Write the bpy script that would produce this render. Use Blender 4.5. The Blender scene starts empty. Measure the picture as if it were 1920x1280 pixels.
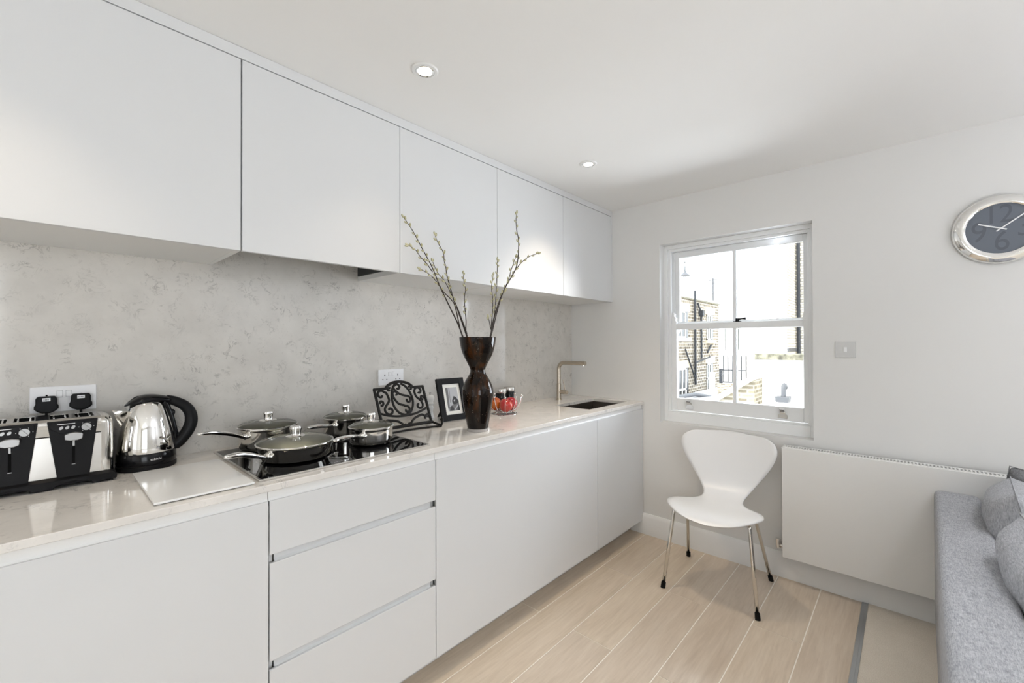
import bpy, bmesh, math, random
from math import sin, cos, pi, radians, sqrt
from mathutils import Vector, Matrix

C = bpy.context.scene.collection
SC = bpy.context.scene
random.seed(7)

# ------------------------------------------------------------------ camera, sky, sun, daylight, fill lamps, exposure
cam_d = bpy.data.cameras.new('camera')
cam_d.sensor_width = 36.0
cam_d.lens = 806.69 / 1920 * 36.0
cam_d.clip_start = 0.03
cam_d.clip_end = 300
cam = bpy.data.objects.new('camera', cam_d)
C.objects.link(cam)
YAW, PIT, ROL = 0.742581, 0.006214, -0.002908
fw = Vector((cos(PIT) * cos(YAW), cos(PIT) * sin(YAW), sin(PIT)))
rt = Vector((sin(YAW), -cos(YAW), 0))
up = rt.cross(fw)
rt2 = rt * cos(ROL) + up * sin(ROL)
up2 = up * cos(ROL) - rt * sin(ROL)
m = Matrix((rt2, up2, -fw)).transposed().to_4x4()
m.translation = (-2.85595, -1.97387, 1.32496)
cam.matrix_world = m
SC.camera = cam

w = bpy.data.worlds.new('sky')
SC.world = w
w.use_nodes = True
bg = w.node_tree.nodes['Background']
bg.inputs['Color'].default_value = (0.90, 0.95, 1.0, 1)
bg.inputs['Strength'].default_value = 6.5

sun_d = bpy.data.lights.new('sun', 'SUN')
sun_d.energy = 8.0
sun_d.angle = radians(0.6)
sun_d.color = (1.0, 0.95, 0.86)
sun = bpy.data.objects.new('sun', sun_d)
C.objects.link(sun)
sun.rotation_euler = Vector((0.62, -0.30, -0.80)).to_track_quat('-Z', 'Y').to_euler()


def area_lamp(name, loc, direction, sx, sy, power, col):
    d = bpy.data.lights.new(name, 'AREA')
    d.shape = 'RECTANGLE'
    d.size, d.size_y = sx, sy
    d.energy = power
    d.color = col
    o = bpy.data.objects.new(name, d)
    C.objects.link(o)
    o.location = loc
    o.rotation_euler = Vector(direction).to_track_quat('-Z', 'Y').to_euler()
    return o


# daylight from the kitchen window, and two unseen fill lamps added to the room
area_lamp('fill_left', (-5.1, -1.6, 1.25), (1, 0, 0), 1.6, 1.9, 7, (0.93, 0.97, 1.06))  # added fill lamp standing before the closed left wall
area_lamp('daylight_kitchen_window', (0.33, -1.17, 1.42), (-1, 0.45, -0.15), 0.72, 1.1, 22, (0.88, 0.95, 1.08))
area_lamp('bounce_fill', (-1.0, -3.7, 1.3), (0, 0, 1), 0.5, 0.5, 21, (0.93, 0.975, 1.08))  # added lamp, out of view, bouncing fill light off the ceiling

SC.view_settings.view_transform = 'Standard'
SC.view_settings.look = 'None'
SC.view_settings.exposure = 0.0
SC.view_settings.gamma = 1.0
SC.view_settings.use_curve_mapping = False
SC.cycles.max_bounces = 14
SC.cycles.diffuse_bounces = 7
SC.cycles.glossy_bounces = 6
SC.cycles.transmission_bounces = 8
SC.cycles.transparent_max_bounces = 16
SC.cycles.caustics_reflective = False
SC.cycles.caustics_refractive = False
SC.cycles.sample_clamp_indirect = 6
SC.cycles.use_denoising = True


# ------------------------------------------------------------------ materials
def mat(name, col=(0.8, 0.8, 0.8), rough=0.5, metal=0.0, coat=0.0, spec=None):
    m = bpy.data.materials.new(name)
    m.use_nodes = True
    b = m.node_tree.nodes['Principled BSDF']
    b.inputs['Base Color'].default_value = (*col, 1)
    b.inputs['Roughness'].default_value = rough
    b.inputs['Metallic'].default_value = metal
    b.inputs['Coat Weight'].default_value = coat
    if spec is not None:
        b.inputs['Specular IOR Level'].default_value = spec
    return m


def nodes(m):
    return m.node_tree.nodes, m.node_tree.links, m.node_tree.nodes['Principled BSDF']


def coords(m, scale=(1, 1, 1), rnd=False):
    N, L, b = nodes(m)
    tc = N.new('ShaderNodeTexCoord')
    mp = N.new('ShaderNodeMapping')
    mp.inputs['Scale'].default_value = scale
    L.new(tc.outputs['Object'], mp.inputs['Vector'])
    if rnd:
        oi = N.new('ShaderNodeObjectInfo')
        mu = N.new('ShaderNodeMath')
        mu.operation = 'MULTIPLY'
        mu.inputs[1].default_value = 37.0
        L.new(oi.outputs['Random'], mu.inputs[0])
        L.new(mu.outputs[0], mp.inputs['Location'])
    return mp.outputs['Vector']


def noise(m, vec, scale, detail=4, rough=0.55, dist=0.0):
    N, L, b = nodes(m)
    n = N.new('ShaderNodeTexNoise')
    n.inputs['Scale'].default_value = scale
    n.inputs['Detail'].default_value = detail
    n.inputs['Roughness'].default_value = rough
    n.inputs['Distortion'].default_value = dist
    L.new(vec, n.inputs['Vector'])
    return n.outputs['Fac']


def ramp(m, fac, stops):
    N, L, b = nodes(m)
    r = N.new('ShaderNodeValToRGB')
    e = r.color_ramp.elements
    while len(e) < len(stops):
        e.new(0.5)
    for k, (p, c) in enumerate(stops):
        e[k].position = p
        e[k].color = (*c, 1) if len(c) == 3 else c
    L.new(fac, r.inputs['Fac'])
    return r.outputs['Color']


def mixc(m, fac, a, b_, mode='MIX'):
    N, L, b = nodes(m)
    x = N.new('ShaderNodeMix')
    x.data_type = 'RGBA'
    x.blend_type = mode
    for sock, v in ((x.inputs[0], fac), (x.inputs[6], a), (x.inputs[7], b_)):
        if isinstance(v, (int, float)):
            sock.default_value = v
        elif isinstance(v, tuple):
            sock.default_value = (*v, 1)
        else:
            L.new(v, sock)
    return x.outputs[2]


def bump(m, h, strength=0.1, dist=0.002):
    N, L, b = nodes(m)
    n = N.new('ShaderNodeBump')
    n.inputs['Strength'].default_value = strength
    n.inputs['Distance'].default_value = dist
    L.new(h, n.inputs['Height'])
    L.new(n.outputs['Normal'], b.inputs['Normal'])


def setc(m, out):
    N, L, b = nodes(m)
    L.new(out, b.inputs['Base Color'])


M = {}
for nm, c in (('wall_paint', (0.75, 0.745, 0.73)), ('ceiling_paint', (0.84, 0.835, 0.82))):
    M[nm] = mat(nm, c, 0.85, spec=0.25)
    bump(M[nm], noise(M[nm], coords(M[nm]), 60, 3), 0.04, 0.001)
M['trim_paint'] = mat('trim_paint', (0.82, 0.82, 0.81), 0.4)
M['window_paint'] = mat('window_paint', (0.84, 0.85, 0.85), 0.35)
M['cabinet'] = mat('matt_white_lacquer', (0.695, 0.702, 0.708), 0.34, spec=0.4)
M['carcass'] = mat('white_melamine', (0.78, 0.78, 0.77), 0.5)
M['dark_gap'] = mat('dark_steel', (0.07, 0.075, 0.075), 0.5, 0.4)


def stone(name, base, vein, gloss, vs):
    m = mat(name, base, gloss, spec=0.5)
    v = coords(m)
    big = noise(m, v, 3.2, 3, 0.6, 0.4)
    cloud = ramp(m, noise(m, v, 9, 5, 0.6), [(0.35, tuple(x * 0.95 for x in base)), (0.65, tuple(min(1, x * 1.05) for x in base))])
    N, L, b = nodes(m)
    vo = noise(m, v, vs, 9, 0.66, 0.9)
    sb = N.new('ShaderNodeMath'); sb.operation = 'SUBTRACT'; sb.inputs[1].default_value = 0.5
    ab = N.new('ShaderNodeMath'); ab.operation = 'ABSOLUTE'
    L.new(vo, sb.inputs[0]); L.new(sb.outputs[0], ab.inputs[0])
    line = ramp(m, ab.outputs[0], [(0.0, (1, 1, 1)), (0.026, (0, 0, 0))])
    msk = ramp(m, noise(m, v, vs * 0.8, 4, 0.65, 0.2), [(0.47, (0, 0, 0)), (0.64, (1, 1, 1))])
    msk2 = ramp(m, big, [(0.40, (0.25, 0.25, 0.25)), (0.60, (1, 1, 1))])
    f = mixc(m, 1.0, line, msk, 'MULTIPLY')
    f = mixc(m, 1.0, f, msk2, 'MULTIPLY')
    sp = ramp(m, noise(m, v, 70, 2, 0.5), [(0.66, (0, 0, 0)), (0.80, (0.16, 0.16, 0.16))])
    f = mixc(m, 1.0, f, sp, 'ADD')
    setc(m, mixc(m, f, cloud, vein))
    return m


M['splash'] = stone('quartz_splashback', (0.64, 0.615, 0.575), (0.25, 0.24, 0.225), 0.08, 21)
M['worktop'] = stone('quartz_worktop', (0.76, 0.735, 0.70), (0.36, 0.35, 0.35), 0.07, 11)

m = mat('wood_look_tile', rough=0.33)
M['tile'] = m
v = coords(m, (1.1, 11, 11), rnd=True)
g = noise(m, v, 2.2, 6, 0.6, 0.9)
c1 = ramp(m, g, [(0.28, (0.53, 0.435, 0.335)), (0.5, (0.63, 0.53, 0.42)), (0.74, (0.69, 0.60, 0.49))])
k = noise(m, coords(m, (2.2, 26, 26), rnd=True), 4, 5, 0.6)
c2 = mixc(m, 0.35, c1, ramp(m, k, [(0.3, (0.52, 0.43, 0.34)), (0.7, (0.72, 0.63, 0.52))]))
N, L, b = nodes(m)
oi = N.new('ShaderNodeObjectInfo')
tint = ramp(m, oi.outputs['Random'], [(0.0, (0.93, 0.92, 0.92)), (1.0, (1.04, 1.03, 1.0))])
setc(m, mixc(m, 1.0, c2, tint, 'MULTIPLY'))
bump(m, g, 0.05, 0.001)
M['grout'] = mat('pale_grout', (0.90, 0.86, 0.78), 0.8)

m = mat('beige_carpet', rough=0.95, spec=0.1)
M['carpet'] = m
n1 = noise(m, coords(m), 260, 2, 0.7)
n2 = noise(m, coords(m), 12, 3)
setc(m, mixc(m, 0.4, ramp(m, n1, [(0.3, (0.66, 0.59, 0.50)), (0.7, (0.92, 0.86, 0.77))]), ramp(m, n2, [(0.3, (0.76, 0.70, 0.61)), (0.7, (0.86, 0.80, 0.71))])))
bump(m, n1, 0.6, 0.004)

M['alu'] = mat('grey_aluminium', (0.47, 0.49, 0.51), 0.38, 0.8)
M['chrome'] = mat('polished_chrome', (0.86, 0.85, 0.83), 0.05, 1.0)
M['steel'] = mat('polished_steel', (0.74, 0.72, 0.68), 0.09, 1.0)
m = mat('brushed_steel', (0.62, 0.60, 0.57), 0.27, 1.0)
M['brushed'] = m
bump(m, noise(m, coords(m, (3, 3, 260)), 4, 3), 0.06, 0.0006)
M['nickel'] = mat('brushed_nickel', (0.54, 0.48, 0.40), 0.27, 1.0)
M['satin_steel'] = mat('satin_steel_inside', (0.78, 0.77, 0.72), 0.42, 0.35)
M['sink'] = mat('sink_steel', (0.30, 0.27, 0.245), 0.33, 1.0)
M['black_plastic'] = mat('black_plastic', (0.008, 0.008, 0.009), 0.38, spec=0.16)
M['black_gloss'] = mat('black_gloss_plastic', (0.006, 0.006, 0.007), 0.15, spec=0.25)
M['black_rubber'] = mat('black_rubber', (0.008, 0.008, 0.008), 0.6, spec=0.15)
M['grey_plastic'] = mat('silver_grey_plastic', (0.46, 0.465, 0.47), 0.3, 0.6)
M['white_plastic'] = mat('white_plastic', (0.84, 0.84, 0.85), 0.3)
M['socket_gap'] = mat('dark_socket_hole', (0.004, 0.004, 0.004), 0.7, spec=0.05)
M['switch_grey'] = mat('satin_grey_plate', (0.62, 0.62, 0.61), 0.35)
M['hob'] = mat('black_ceramic_glass', (0.004, 0.004, 0.005), 0.03, spec=0.5)
M['hob_print'] = mat('hob_print', (0.35, 0.35, 0.36), 0.4)
m = mat('cast_iron', (0.009, 0.008, 0.007), 0.45, spec=0.2)
M['iron'] = m
bump(m, noise(m, coords(m), 300, 3), 0.25, 0.001)
M['ceramic'] = mat('white_ceramic', (0.80, 0.80, 0.79), 0.25)
M['white_glass'] = mat('white_glass_board', (0.82, 0.825, 0.82), 0.14, spec=0.3)
M['frame_black'] = mat('black_painted_wood', (0.008, 0.008, 0.009), 0.45, spec=0.15)
M['paper'] = mat('white_mount', (0.76, 0.76, 0.73), 0.7)
M['print_light'] = mat('print_light_grey', (0.42, 0.43, 0.46), 0.35)
M['print_mid'] = mat('print_mid_grey', (0.14, 0.14, 0.145), 0.35)
M['print_dark'] = mat('print_dark_grey', (0.02, 0.02, 0.022), 0.35)
M['bark'] = mat('dark_bark', (0.035, 0.024, 0.018), 0.7)
m = mat('catkin_fluff', (0.50, 0.48, 0.30), 0.8)
M['catkin'] = m
setc(m, ramp(m, noise(m, coords(m), 90, 2), [(0.35, (0.36, 0.34, 0.17)), (0.65, (0.66, 0.63, 0.46))]))
m = mat('white_seat_lacquer', (0.82, 0.82, 0.82), 0.32)
M['seat_white'] = m
M['radiator'] = mat('radiator_enamel', (0.78, 0.775, 0.755), 0.3)
M['slot'] = mat('radiator_inside_shade', (0.06, 0.06, 0.065), 0.6)
M['dial'] = mat('slate_blue_dial', (0.145, 0.165, 0.20), 0.32)
M['numeral'] = mat('dark_slate_numeral', (0.105, 0.118, 0.145), 0.35)
M['hand'] = mat('white_hand', (0.86, 0.87, 0.88), 0.35)


def apple_mat(name, a, b_, sc):
    m = mat(name, a, 0.14, coat=0.5)
    setc(m, ramp(m, noise(m, coords(m, (14, 14, 3)), sc, 4, 0.6, 0.3), [(0.36, a), (0.68, b_)]))
    return m


M['apple_red'] = apple_mat('red_apple_skin', (0.42, 0.012, 0.02), (0.50, 0.05, 0.012), 1.6)
M['apple_crimson'] = apple_mat('crimson_apple_skin', (0.34, 0.008, 0.022), (0.44, 0.03, 0.03), 1.8)
M['apple_orange'] = apple_mat('orange_apple_skin', (0.55, 0.15, 0.012), (0.42, 0.03, 0.01), 2.0)
M['pepper'] = mat('black_jar_contents', (0.008, 0.008, 0.008), 0.12, spec=0.3)

m = mat('brown_bubble_glass', rough=0.04, spec=0.28)
M['vase'] = m
v = coords(m)
brown = ramp(m, noise(m, coords(m, (22, 22, 5)), 1.3, 3, 0.6, 0.5), [(0.44, (0.006, 0.004, 0.003)), (0.62, (0.022, 0.009, 0.003)), (0.82, (0.10, 0.030, 0.006))])
N, L, b = nodes(m)
vor = N.new('ShaderNodeTexVoronoi'); vor.inputs['Scale'].default_value = 105
L.new(v, vor.inputs['Vector'])
dots = ramp(m, vor.outputs['Distance'], [(0.10, (1, 1, 1)), (0.17, (0, 0, 0))])
dm = ramp(m, noise(m, v, 24, 2), [(0.50, (0, 0, 0)), (0.60, (0.75, 0.75, 0.75))])
setc(m, mixc(m, mixc(m, 1.0, dots, dm, 'MULTIPLY'), brown, (0.40, 0.33, 0.27)))


def glass(name, tint, refl=0.08, rough=0.0):
    m = bpy.data.materials.new(name)
    m.use_nodes = True
    N, L = m.node_tree.nodes, m.node_tree.links
    N.remove(N['Principled BSDF'])
    out = N['Material Output']
    tr = N.new('ShaderNodeBsdfTransparent'); tr.inputs['Color'].default_value = (*tint, 1)
    gl = N.new('ShaderNodeBsdfGlossy'); gl.inputs['Roughness'].default_value = rough
    fr = N.new('ShaderNodeFresnel'); fr.inputs['IOR'].default_value = 1.45
    mx = N.new('ShaderNodeMixShader')
    L.new(fr.outputs[0], mx.inputs[0]); L.new(tr.outputs[0], mx.inputs[1]); L.new(gl.outputs[0], mx.inputs[2])
    L.new(mx.outputs[0], out.inputs['Surface'])
    return m


M['pane'] = glass('window_glass', (0.97, 0.98, 0.98))
M['lid_glass'] = glass('lid_glass', (0.92, 0.94, 0.88))
M['clear_glass'] = glass('clear_glass_base', (0.93, 0.93, 0.92), rough=0.02)


M['foot_glass'] = mat('pale_glass_foot', (0.42, 0.40, 0.385), 0.06)


def fabric(name, lo, hi, sc):
    m = mat(name, rough=0.92, spec=0.15)
    a = noise(m, coords(m, (1, 1, 7)), sc, 3, 0.7)
    b_ = noise(m, coords(m, (7, 1, 1)), sc, 3, 0.7)
    d = noise(m, coords(m, (1, 7, 1)), sc, 3, 0.7)
    x = mixc(m, 0.5, mixc(m, 0.5, a, b_), d)
    setc(m, ramp(m, x, [(0.38, lo), (0.62, hi)]))
    bump(m, x, 0.5, 0.0015)
    return m


M['sofa'] = fabric('grey_marl_weave', (0.245, 0.25, 0.265), (0.52, 0.525, 0.545), 75)
M['cushion'] = fabric('pale_grey_marl_weave', (0.27, 0.275, 0.29), (0.56, 0.565, 0.59), 75)
M['cushion_dark'] = fabric('dark_grey_marl_weave', (0.10, 0.10, 0.105), (0.27, 0.27, 0.275), 80)
M['sofa_leg'] = mat('dark_wood_leg', (0.05, 0.035, 0.025), 0.4)

m = bpy.data.materials.new('lamp_glow')
m.use_nodes = True
b = m.node_tree.nodes['Principled BSDF']
b.inputs['Emission Color'].default_value = (1.0, 0.93, 0.80, 1)
b.inputs['Emission Strength'].default_value = 9.0
M['lamp'] = m


def brick(name, c1, c2, mortar, w=0.225, h=0.075, up_axis='yz'):
    m = mat(name, c1, 0.9, spec=0.2)
    N, L, b = nodes(m)
    tc = N.new('ShaderNodeTexCoord')
    sx = N.new('ShaderNodeSeparateXYZ')
    cb = N.new('ShaderNodeCombineXYZ')
    L.new(tc.outputs['Object'], sx.inputs[0])
    ad = N.new('ShaderNodeMath'); ad.operation = 'ADD'
    L.new(sx.outputs[0], ad.inputs[0]); L.new(sx.outputs[1], ad.inputs[1])
    L.new(ad.outputs[0], cb.inputs[0]); L.new(sx.outputs[2], cb.inputs[1])
    bt = N.new('ShaderNodeTexBrick')
    bt.inputs['Scale'].default_value = 1.0
    bt.inputs['Brick Width'].default_value = w
    bt.inputs['Row Height'].default_value = h
    bt.inputs['Mortar Size'].default_value = 0.012 if h < 0.1 else 0.02
    bt.inputs['Color1'].default_value = (*c1, 1)
    bt.inputs['Color2'].default_value = (*c2, 1)
    bt.inputs['Mortar'].default_value = (*mortar, 1)
    L.new(cb.outputs[0], bt.inputs['Vector'])
    n = noise(m, coords(m), 3.0, 4, 0.6)
    setc(m, mixc(m, 0.5, bt.outputs['Color'], ramp(m, n, [(0.3, (0.55, 0.55, 0.55)), (0.7, (1.3, 1.3, 1.3))]), 'MULTIPLY'))
    bump(m, bt.outputs['Fac'], -0.3, 0.01)
    return m


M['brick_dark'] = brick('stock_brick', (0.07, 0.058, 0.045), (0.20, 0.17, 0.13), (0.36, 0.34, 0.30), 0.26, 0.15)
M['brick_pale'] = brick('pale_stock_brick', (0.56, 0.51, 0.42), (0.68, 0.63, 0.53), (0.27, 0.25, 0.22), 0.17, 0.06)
M['brick_gable'] = brick('gable_brick', (0.10, 0.085, 0.06), (0.26, 0.23, 0.17), (0.30, 0.28, 0.24), 0.17, 0.06)
M['render_white'] = mat('white_render', (0.80, 0.80, 0.78), 0.85)
M['lintel'] = mat('stone_lintel', (0.62, 0.56, 0.43), 0.85)
M['slate'] = mat('slate_roof', (0.42, 0.43, 0.45), 0.7)
M['pipe_black'] = mat('black_iron_pipe', (0.025, 0.028, 0.034), 0.6, spec=0.2)
M['lead'] = mat('grey_lead', (0.055, 0.058, 0.065), 0.6)
M['ext_glass'] = mat('far_window_glass', (0.03, 0.033, 0.037), 0.15, spec=0.2)
M['coping'] = mat('mossy_stone_coping', (0.42, 0.40, 0.30), 0.9)
setc(M['coping'], ramp(M['coping'], noise(M['coping'], coords(M['coping']), 14, 4), [(0.35, (0.045, 0.042, 0.03)), (0.65, (0.20, 0.19, 0.14))]))

# ------------------------------------------------------------------ mesh helpers
ORG = {}


class MB:
    """collects vertices and faces of one part"""

    def __init__(s):
        s.v, s.f, s.mi = [], [], []
        s.cur = 0

    def add(s, vs, fs):
        n = len(s.v)
        s.v += [tuple(x) for x in vs]
        s.f += [tuple(i + n for i in f) for f in fs]
        s.mi += [s.cur] * len(fs)
        return s

    def box(s, x0, x1, y0, y1, z0, z1):
        x0, x1 = min(x0, x1), max(x0, x1)
        y0, y1 = min(y0, y1), max(y0, y1)
        z0, z1 = min(z0, z1), max(z0, z1)
        vs = [(x, y, z) for z in (z0, z1) for y in (y0, y1) for x in (x0, x1)]
        return s.add(vs, [(0, 2, 3, 1), (4, 5, 7, 6), (0, 1, 5, 4), (2, 6, 7, 3), (0, 4, 6, 2), (1, 3, 7, 5)])

    def prism(s, poly, a, b_, axis='y'):
        """poly: 2D outline extruded from a to b_ along axis; the other two axes keep their order"""
        n = len(poly)

        def P(q, t):
            return {'x': (t, q[0], q[1]), 'y': (q[0], t, q[1]), 'z': (q[0], q[1], t)}[axis]
        vs = [P(q, a) for q in poly] + [P(q, b_) for q in poly]
        fs = [tuple(range(n))[::-1], tuple(range(n, 2 * n))]
        fs += [(i, (i + 1) % n, n + (i + 1) % n, n + i) for i in range(n)]
        return s.add(vs, fs)

    def lathe(s, prof, c=(0, 0, 0), seg=32, close=False):
        """prof: list of (r, z) turned round the vertical through c"""
        vs, fs, rows = [], [], []
        for r, z in prof:
            if r < 1e-6:
                rows.append([len(vs)])
                vs.append((c[0], c[1], c[2] + z))
            else:
                rows.append(list(range(len(vs), len(vs) + seg)))
                vs += [(c[0] + r * cos(2 * pi * i / seg), c[1] + r * sin(2 * pi * i / seg), c[2] + z) for i in range(seg)]
        pairs = list(zip(rows, rows[1:]))
        if close:
            pairs.append((rows[-1], rows[0]))
        for A, B in pairs:
            if len(A) == 1 and len(B) == 1:
                continue
            for i in range(seg):
                j = (i + 1) % seg
                if len(A) == 1:
                    fs.append((A[0], B[j], B[i]))
                elif len(B) == 1:
                    fs.append((A[i], A[j], B[0]))
                else:
                    fs.append((A[i], A[j], B[j], B[i]))
        return s.add(vs, fs)

    def tube(s, path, r, seg=10, caps=True, closed=False, flat=1.0, upv=None):
        P = [Vector(p) for p in path]
        n = len(P)
        R = r if isinstance(r, (list, tuple)) else [r] * n
        T = []
        for i in range(n):
            if closed:
                t = P[(i + 1) % n] - P[i - 1]
            else:
                t = P[min(i + 1, n - 1)] - P[max(i - 1, 0)]
            T.append(t.normalized())
        u = Vector(upv) if upv else (Vector((0, 0, 1)) if abs(T[0].z) < 0.9 else Vector((1, 0, 0)))
        vs, fs = [], []
        for i in range(n):
            u = (u - T[i] * u.dot(T[i]))
            if u.length < 1e-6:
                u = T[i].orthogonal()
            u.normalize()
            w_ = T[i].cross(u)
            for k in range(seg):
                a = 2 * pi * k / seg
                vs.append(P[i] + (u * sin(a) * flat + w_ * cos(a)) * R[i])
        for i in range(n if closed else n - 1):
            j = (i + 1) % n
            for k in range(seg):
                l = (k + 1) % seg
                fs.append((i * seg + k, i * seg + l, j * seg + l, j * seg + k))
        if caps and not closed:
            fs.append(tuple(range(seg))[::-1])
            fs.append(tuple((n - 1) * seg + k for k in range(seg)))
        return s.add(vs, fs)

    def ball(s, c, r, seg=12, rings=8, sc=(1, 1, 1)):
        vs, fs = [], []
        vs.append((c[0], c[1], c[2] + r * sc[2]))
        for i in range(1, rings):
            a = pi * i / rings
            for k in range(seg):
                t = 2 * pi * k / seg
                vs.append((c[0] + r * sin(a) * cos(t) * sc[0], c[1] + r * sin(a) * sin(t) * sc[1], c[2] + r * cos(a) * sc[2]))
        vs.append((c[0], c[1], c[2] - r * sc[2]))
        e = len(vs) - 1
        for k in range(seg):
            l = (k + 1) % seg
            fs.append((0, 1 + k, 1 + l))
            for i in range(rings - 2):
                a = 1 + i * seg
                fs.append((a + k, a + seg + k, a + seg + l, a + l))
            a = 1 + (rings - 2) * seg
            fs.append((a + k, e, a + l))
        return s.add(vs, fs)

    def cyl(s, a, b_, r, seg=20, r2=None):
        return s.tube([a, b_], [r, r if r2 is None else r2], seg)

    def xf(s, mtx):
        s.v = [tuple(mtx @ Vector(q)) for q in s.v]
        return s


def obj(name, mb, material, parent=None, smooth=False, bev=0.0, label=None, cat=None, group=None, kind=None, sub=0, seg=2, ang=40):
    root = parent
    org = ORG.get(parent.name if parent else None, Vector((0, 0, 0)))
    me = bpy.data.meshes.new(name)
    me.from_pydata([tuple(Vector(q) - org) for q in mb.v], [], mb.f)
    ms = material if isinstance(material, (list, tuple)) else [material]
    for mm in ms:
        me.materials.append(mm)
    if len(ms) > 1:
        me.polygons.foreach_set('material_index', mb.mi)
    bm = bmesh.new()
    bm.from_mesh(me)
    bmesh.ops.recalc_face_normals(bm, faces=bm.faces)
    bm.to_mesh(me)
    bm.free()
    if smooth:
        me.polygons.foreach_set('use_smooth', [True] * len(me.polygons))
        if smooth != 'all':
            try:
                me.set_sharp_from_angle(angle=radians(ang))
            except Exception:
                pass
    o = bpy.data.objects.new(name, me)
    C.objects.link(o)
    if parent:
        o.parent = parent
        ORG[o.name] = org
    if bev:
        bv = o.modifiers.new('bevel', 'BEVEL')
        bv.width = bev
        bv.segments = seg
        bv.limit_method = 'ANGLE'
        bv.angle_limit = radians(50)
    if sub:
        ss = o.modifiers.new('subsurf', 'SUBSURF')
        ss.levels = ss.render_levels = sub
    tag(o, label, cat, group, kind)
    return o


def tag(o, label=None, cat=None, group=None, kind=None):
    for k_, v_ in (('label', label), ('category', cat), ('group', group), ('kind', kind)):
        if v_:
            o[k_] = v_


def thing(name, loc, label, cat, group=None):
    o = bpy.data.objects.new(name, None)
    o.empty_display_size = 0.05
    o.location = loc
    C.objects.link(o)
    ORG[o.name] = Vector(loc)
    tag(o, label, cat, group)
    return o


def crom(pts, n=8):
    """Catmull-Rom through points"""
    P = [Vector(q) for q in pts]
    out = []
    for i in range(len(P) - 1):
        a, b_, c, d = P[max(i - 1, 0)], P[i], P[i + 1], P[min(i + 2, len(P) - 1)]
        for k_ in range(n):
            t = k_ / n
            out.append(0.5 * ((2 * b_) + (c - a) * t + (2 * a - 5 * b_ + 4 * c - d) * t * t + (3 * b_ - a - 3 * c + d) * t ** 3))
    out.append(P[-1])
    return out


def lerp(xs, ys, x):
    if x <= xs[0]:
        return ys[0]
    for i in range(len(xs) - 1):
        if x <= xs[i + 1]:
            t = (x - xs[i]) / (xs[i + 1] - xs[i])
            return ys[i] * (1 - t) + ys[i + 1] * t
    return ys[-1]


def text_mesh(txt, size, font_space=1.0):
    cu = bpy.data.curves.new('lettering', 'FONT')
    cu.body = txt
    cu.size = size
    cu.align_x = 'CENTER'
    cu.align_y = 'CENTER'
    cu.extrude = 0.0
    cu.space_character = font_space
    o = bpy.data.objects.new('lettering', cu)
    C.objects.link(o)
    dg = bpy.context.evaluated_depsgraph_get()
    me = bpy.data.meshes.new_from_object(o.evaluated_get(dg))
    vs = [tuple(q.co) for q in me.vertices]
    fs = [tuple(p.vertices) for p in me.polygons]
    bpy.data.objects.remove(o)
    bpy.data.meshes.remove(me)
    return vs, fs


# ------------------------------------------------------------------ the room
ZC = 2.305
XL, YF = -5.2, -4.45
floor = obj('floor', MB().box(XL, 0, -1.80, 0.012, -0.12, -0.0016), M['grout'], kind='structure')
rows = []
edges = [-0.025 - 0.2 * i for i in range(9)]
for r in range(2, 9):
    y1 = edges[r]
    y0 = max(y1 - 0.2, -1.798)
    first = -0.59 if (r - 3) % 2 == 0 else -1.19
    x1 = 0.0
    xs = []
    x0 = first
    while x1 > XL:
        xs.append((max(x0, XL), x1))
        x1 = x0
        x0 -= 1.2
    for a, b2 in xs:
        cx = (a + b2) / 2
        t = obj('tile', MB().box(a + 0.002 - cx, b2 - 0.002 - cx, y0 + 0.0024, y1 - 0.0024, -0.008, 0.0), M['tile'], floor)
        t.location = (cx, 0, 0)
obj('carpet', MB().box(XL, 0, YF, -1.822, -0.12, 0.004), M['carpet'], kind='structure')
tr = MB().box(XL, -0.0, -1.822, -1.797, -0.01, 0.003)
tr.box(XL, -0.0, -1.8115, -1.808, 0.003, 0.0046)
tr.box(XL, -0.0, -1.822, -1.8195, 0.003, 0.0056)
obj('trim_1', tr, M['alu'], kind='structure')

obj('ceiling', MB().box(XL - 0.1, 0.3, YF - 0.1, 0.15, ZC, ZC + 0.12), M['ceiling_paint'], kind='structure')
obj('wall_back', MB().box(XL - 0.1, 0.3, 0.012, 0.15, -0.12, ZC), M['wall_paint'], kind='structure')
obj('wall_left', MB().box(XL - 0.1, XL, YF - 0.1, 0.012, -0.12, ZC), M['wall_paint'], kind='structure')
WY0, WY1, WZ0, WZ1 = -1.594, -0.728, 0.792, 2.002
wr = MB()
wr.box(0, 0.3, YF, WY0, -0.12, ZC).box(0, 0.3, WY1, 0.012, -0.12, ZC)
wr.box(0, 0.3, WY0, WY1, -0.12, WZ0).box(0, 0.3, WY0, WY1, WZ1, ZC)
obj('wall_right', wr, M['wall_paint'], kind='structure')
wf = MB()
fwin = [(-4.7, -3.1)]
wf.box(XL, -4.7, YF - 0.1, YF, -0.12, ZC).box(-3.1, 0.3, YF - 0.1, YF, -0.12, ZC)
for a, b2 in fwin:
    wf.box(a, b2, YF - 0.1, YF, -0.12, 0.45).box(a, b2, YF - 0.1, YF, 2.2, ZC)
obj('wall_front', wf, M['wall_paint'], kind='structure')
for i, (a, b2) in enumerate(fwin):
    f = MB()
    for q in ((a, a + 0.05), (b2 - 0.05, b2), ((a + b2) / 2 - 0.02, (a + b2) / 2 + 0.02)):
        f.box(q[0], q[1], YF - 0.09, YF - 0.04, 0.45, 2.2)
    for q in ((0.45, 0.51), (2.14, 2.2), (1.31, 1.36)):
        f.box(a, b2, YF - 0.09, YF - 0.04, q[0], q[1])
    obj('window_%d' % (i + 2), f, M['window_paint'], kind='structure', bev=0.003)

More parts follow.
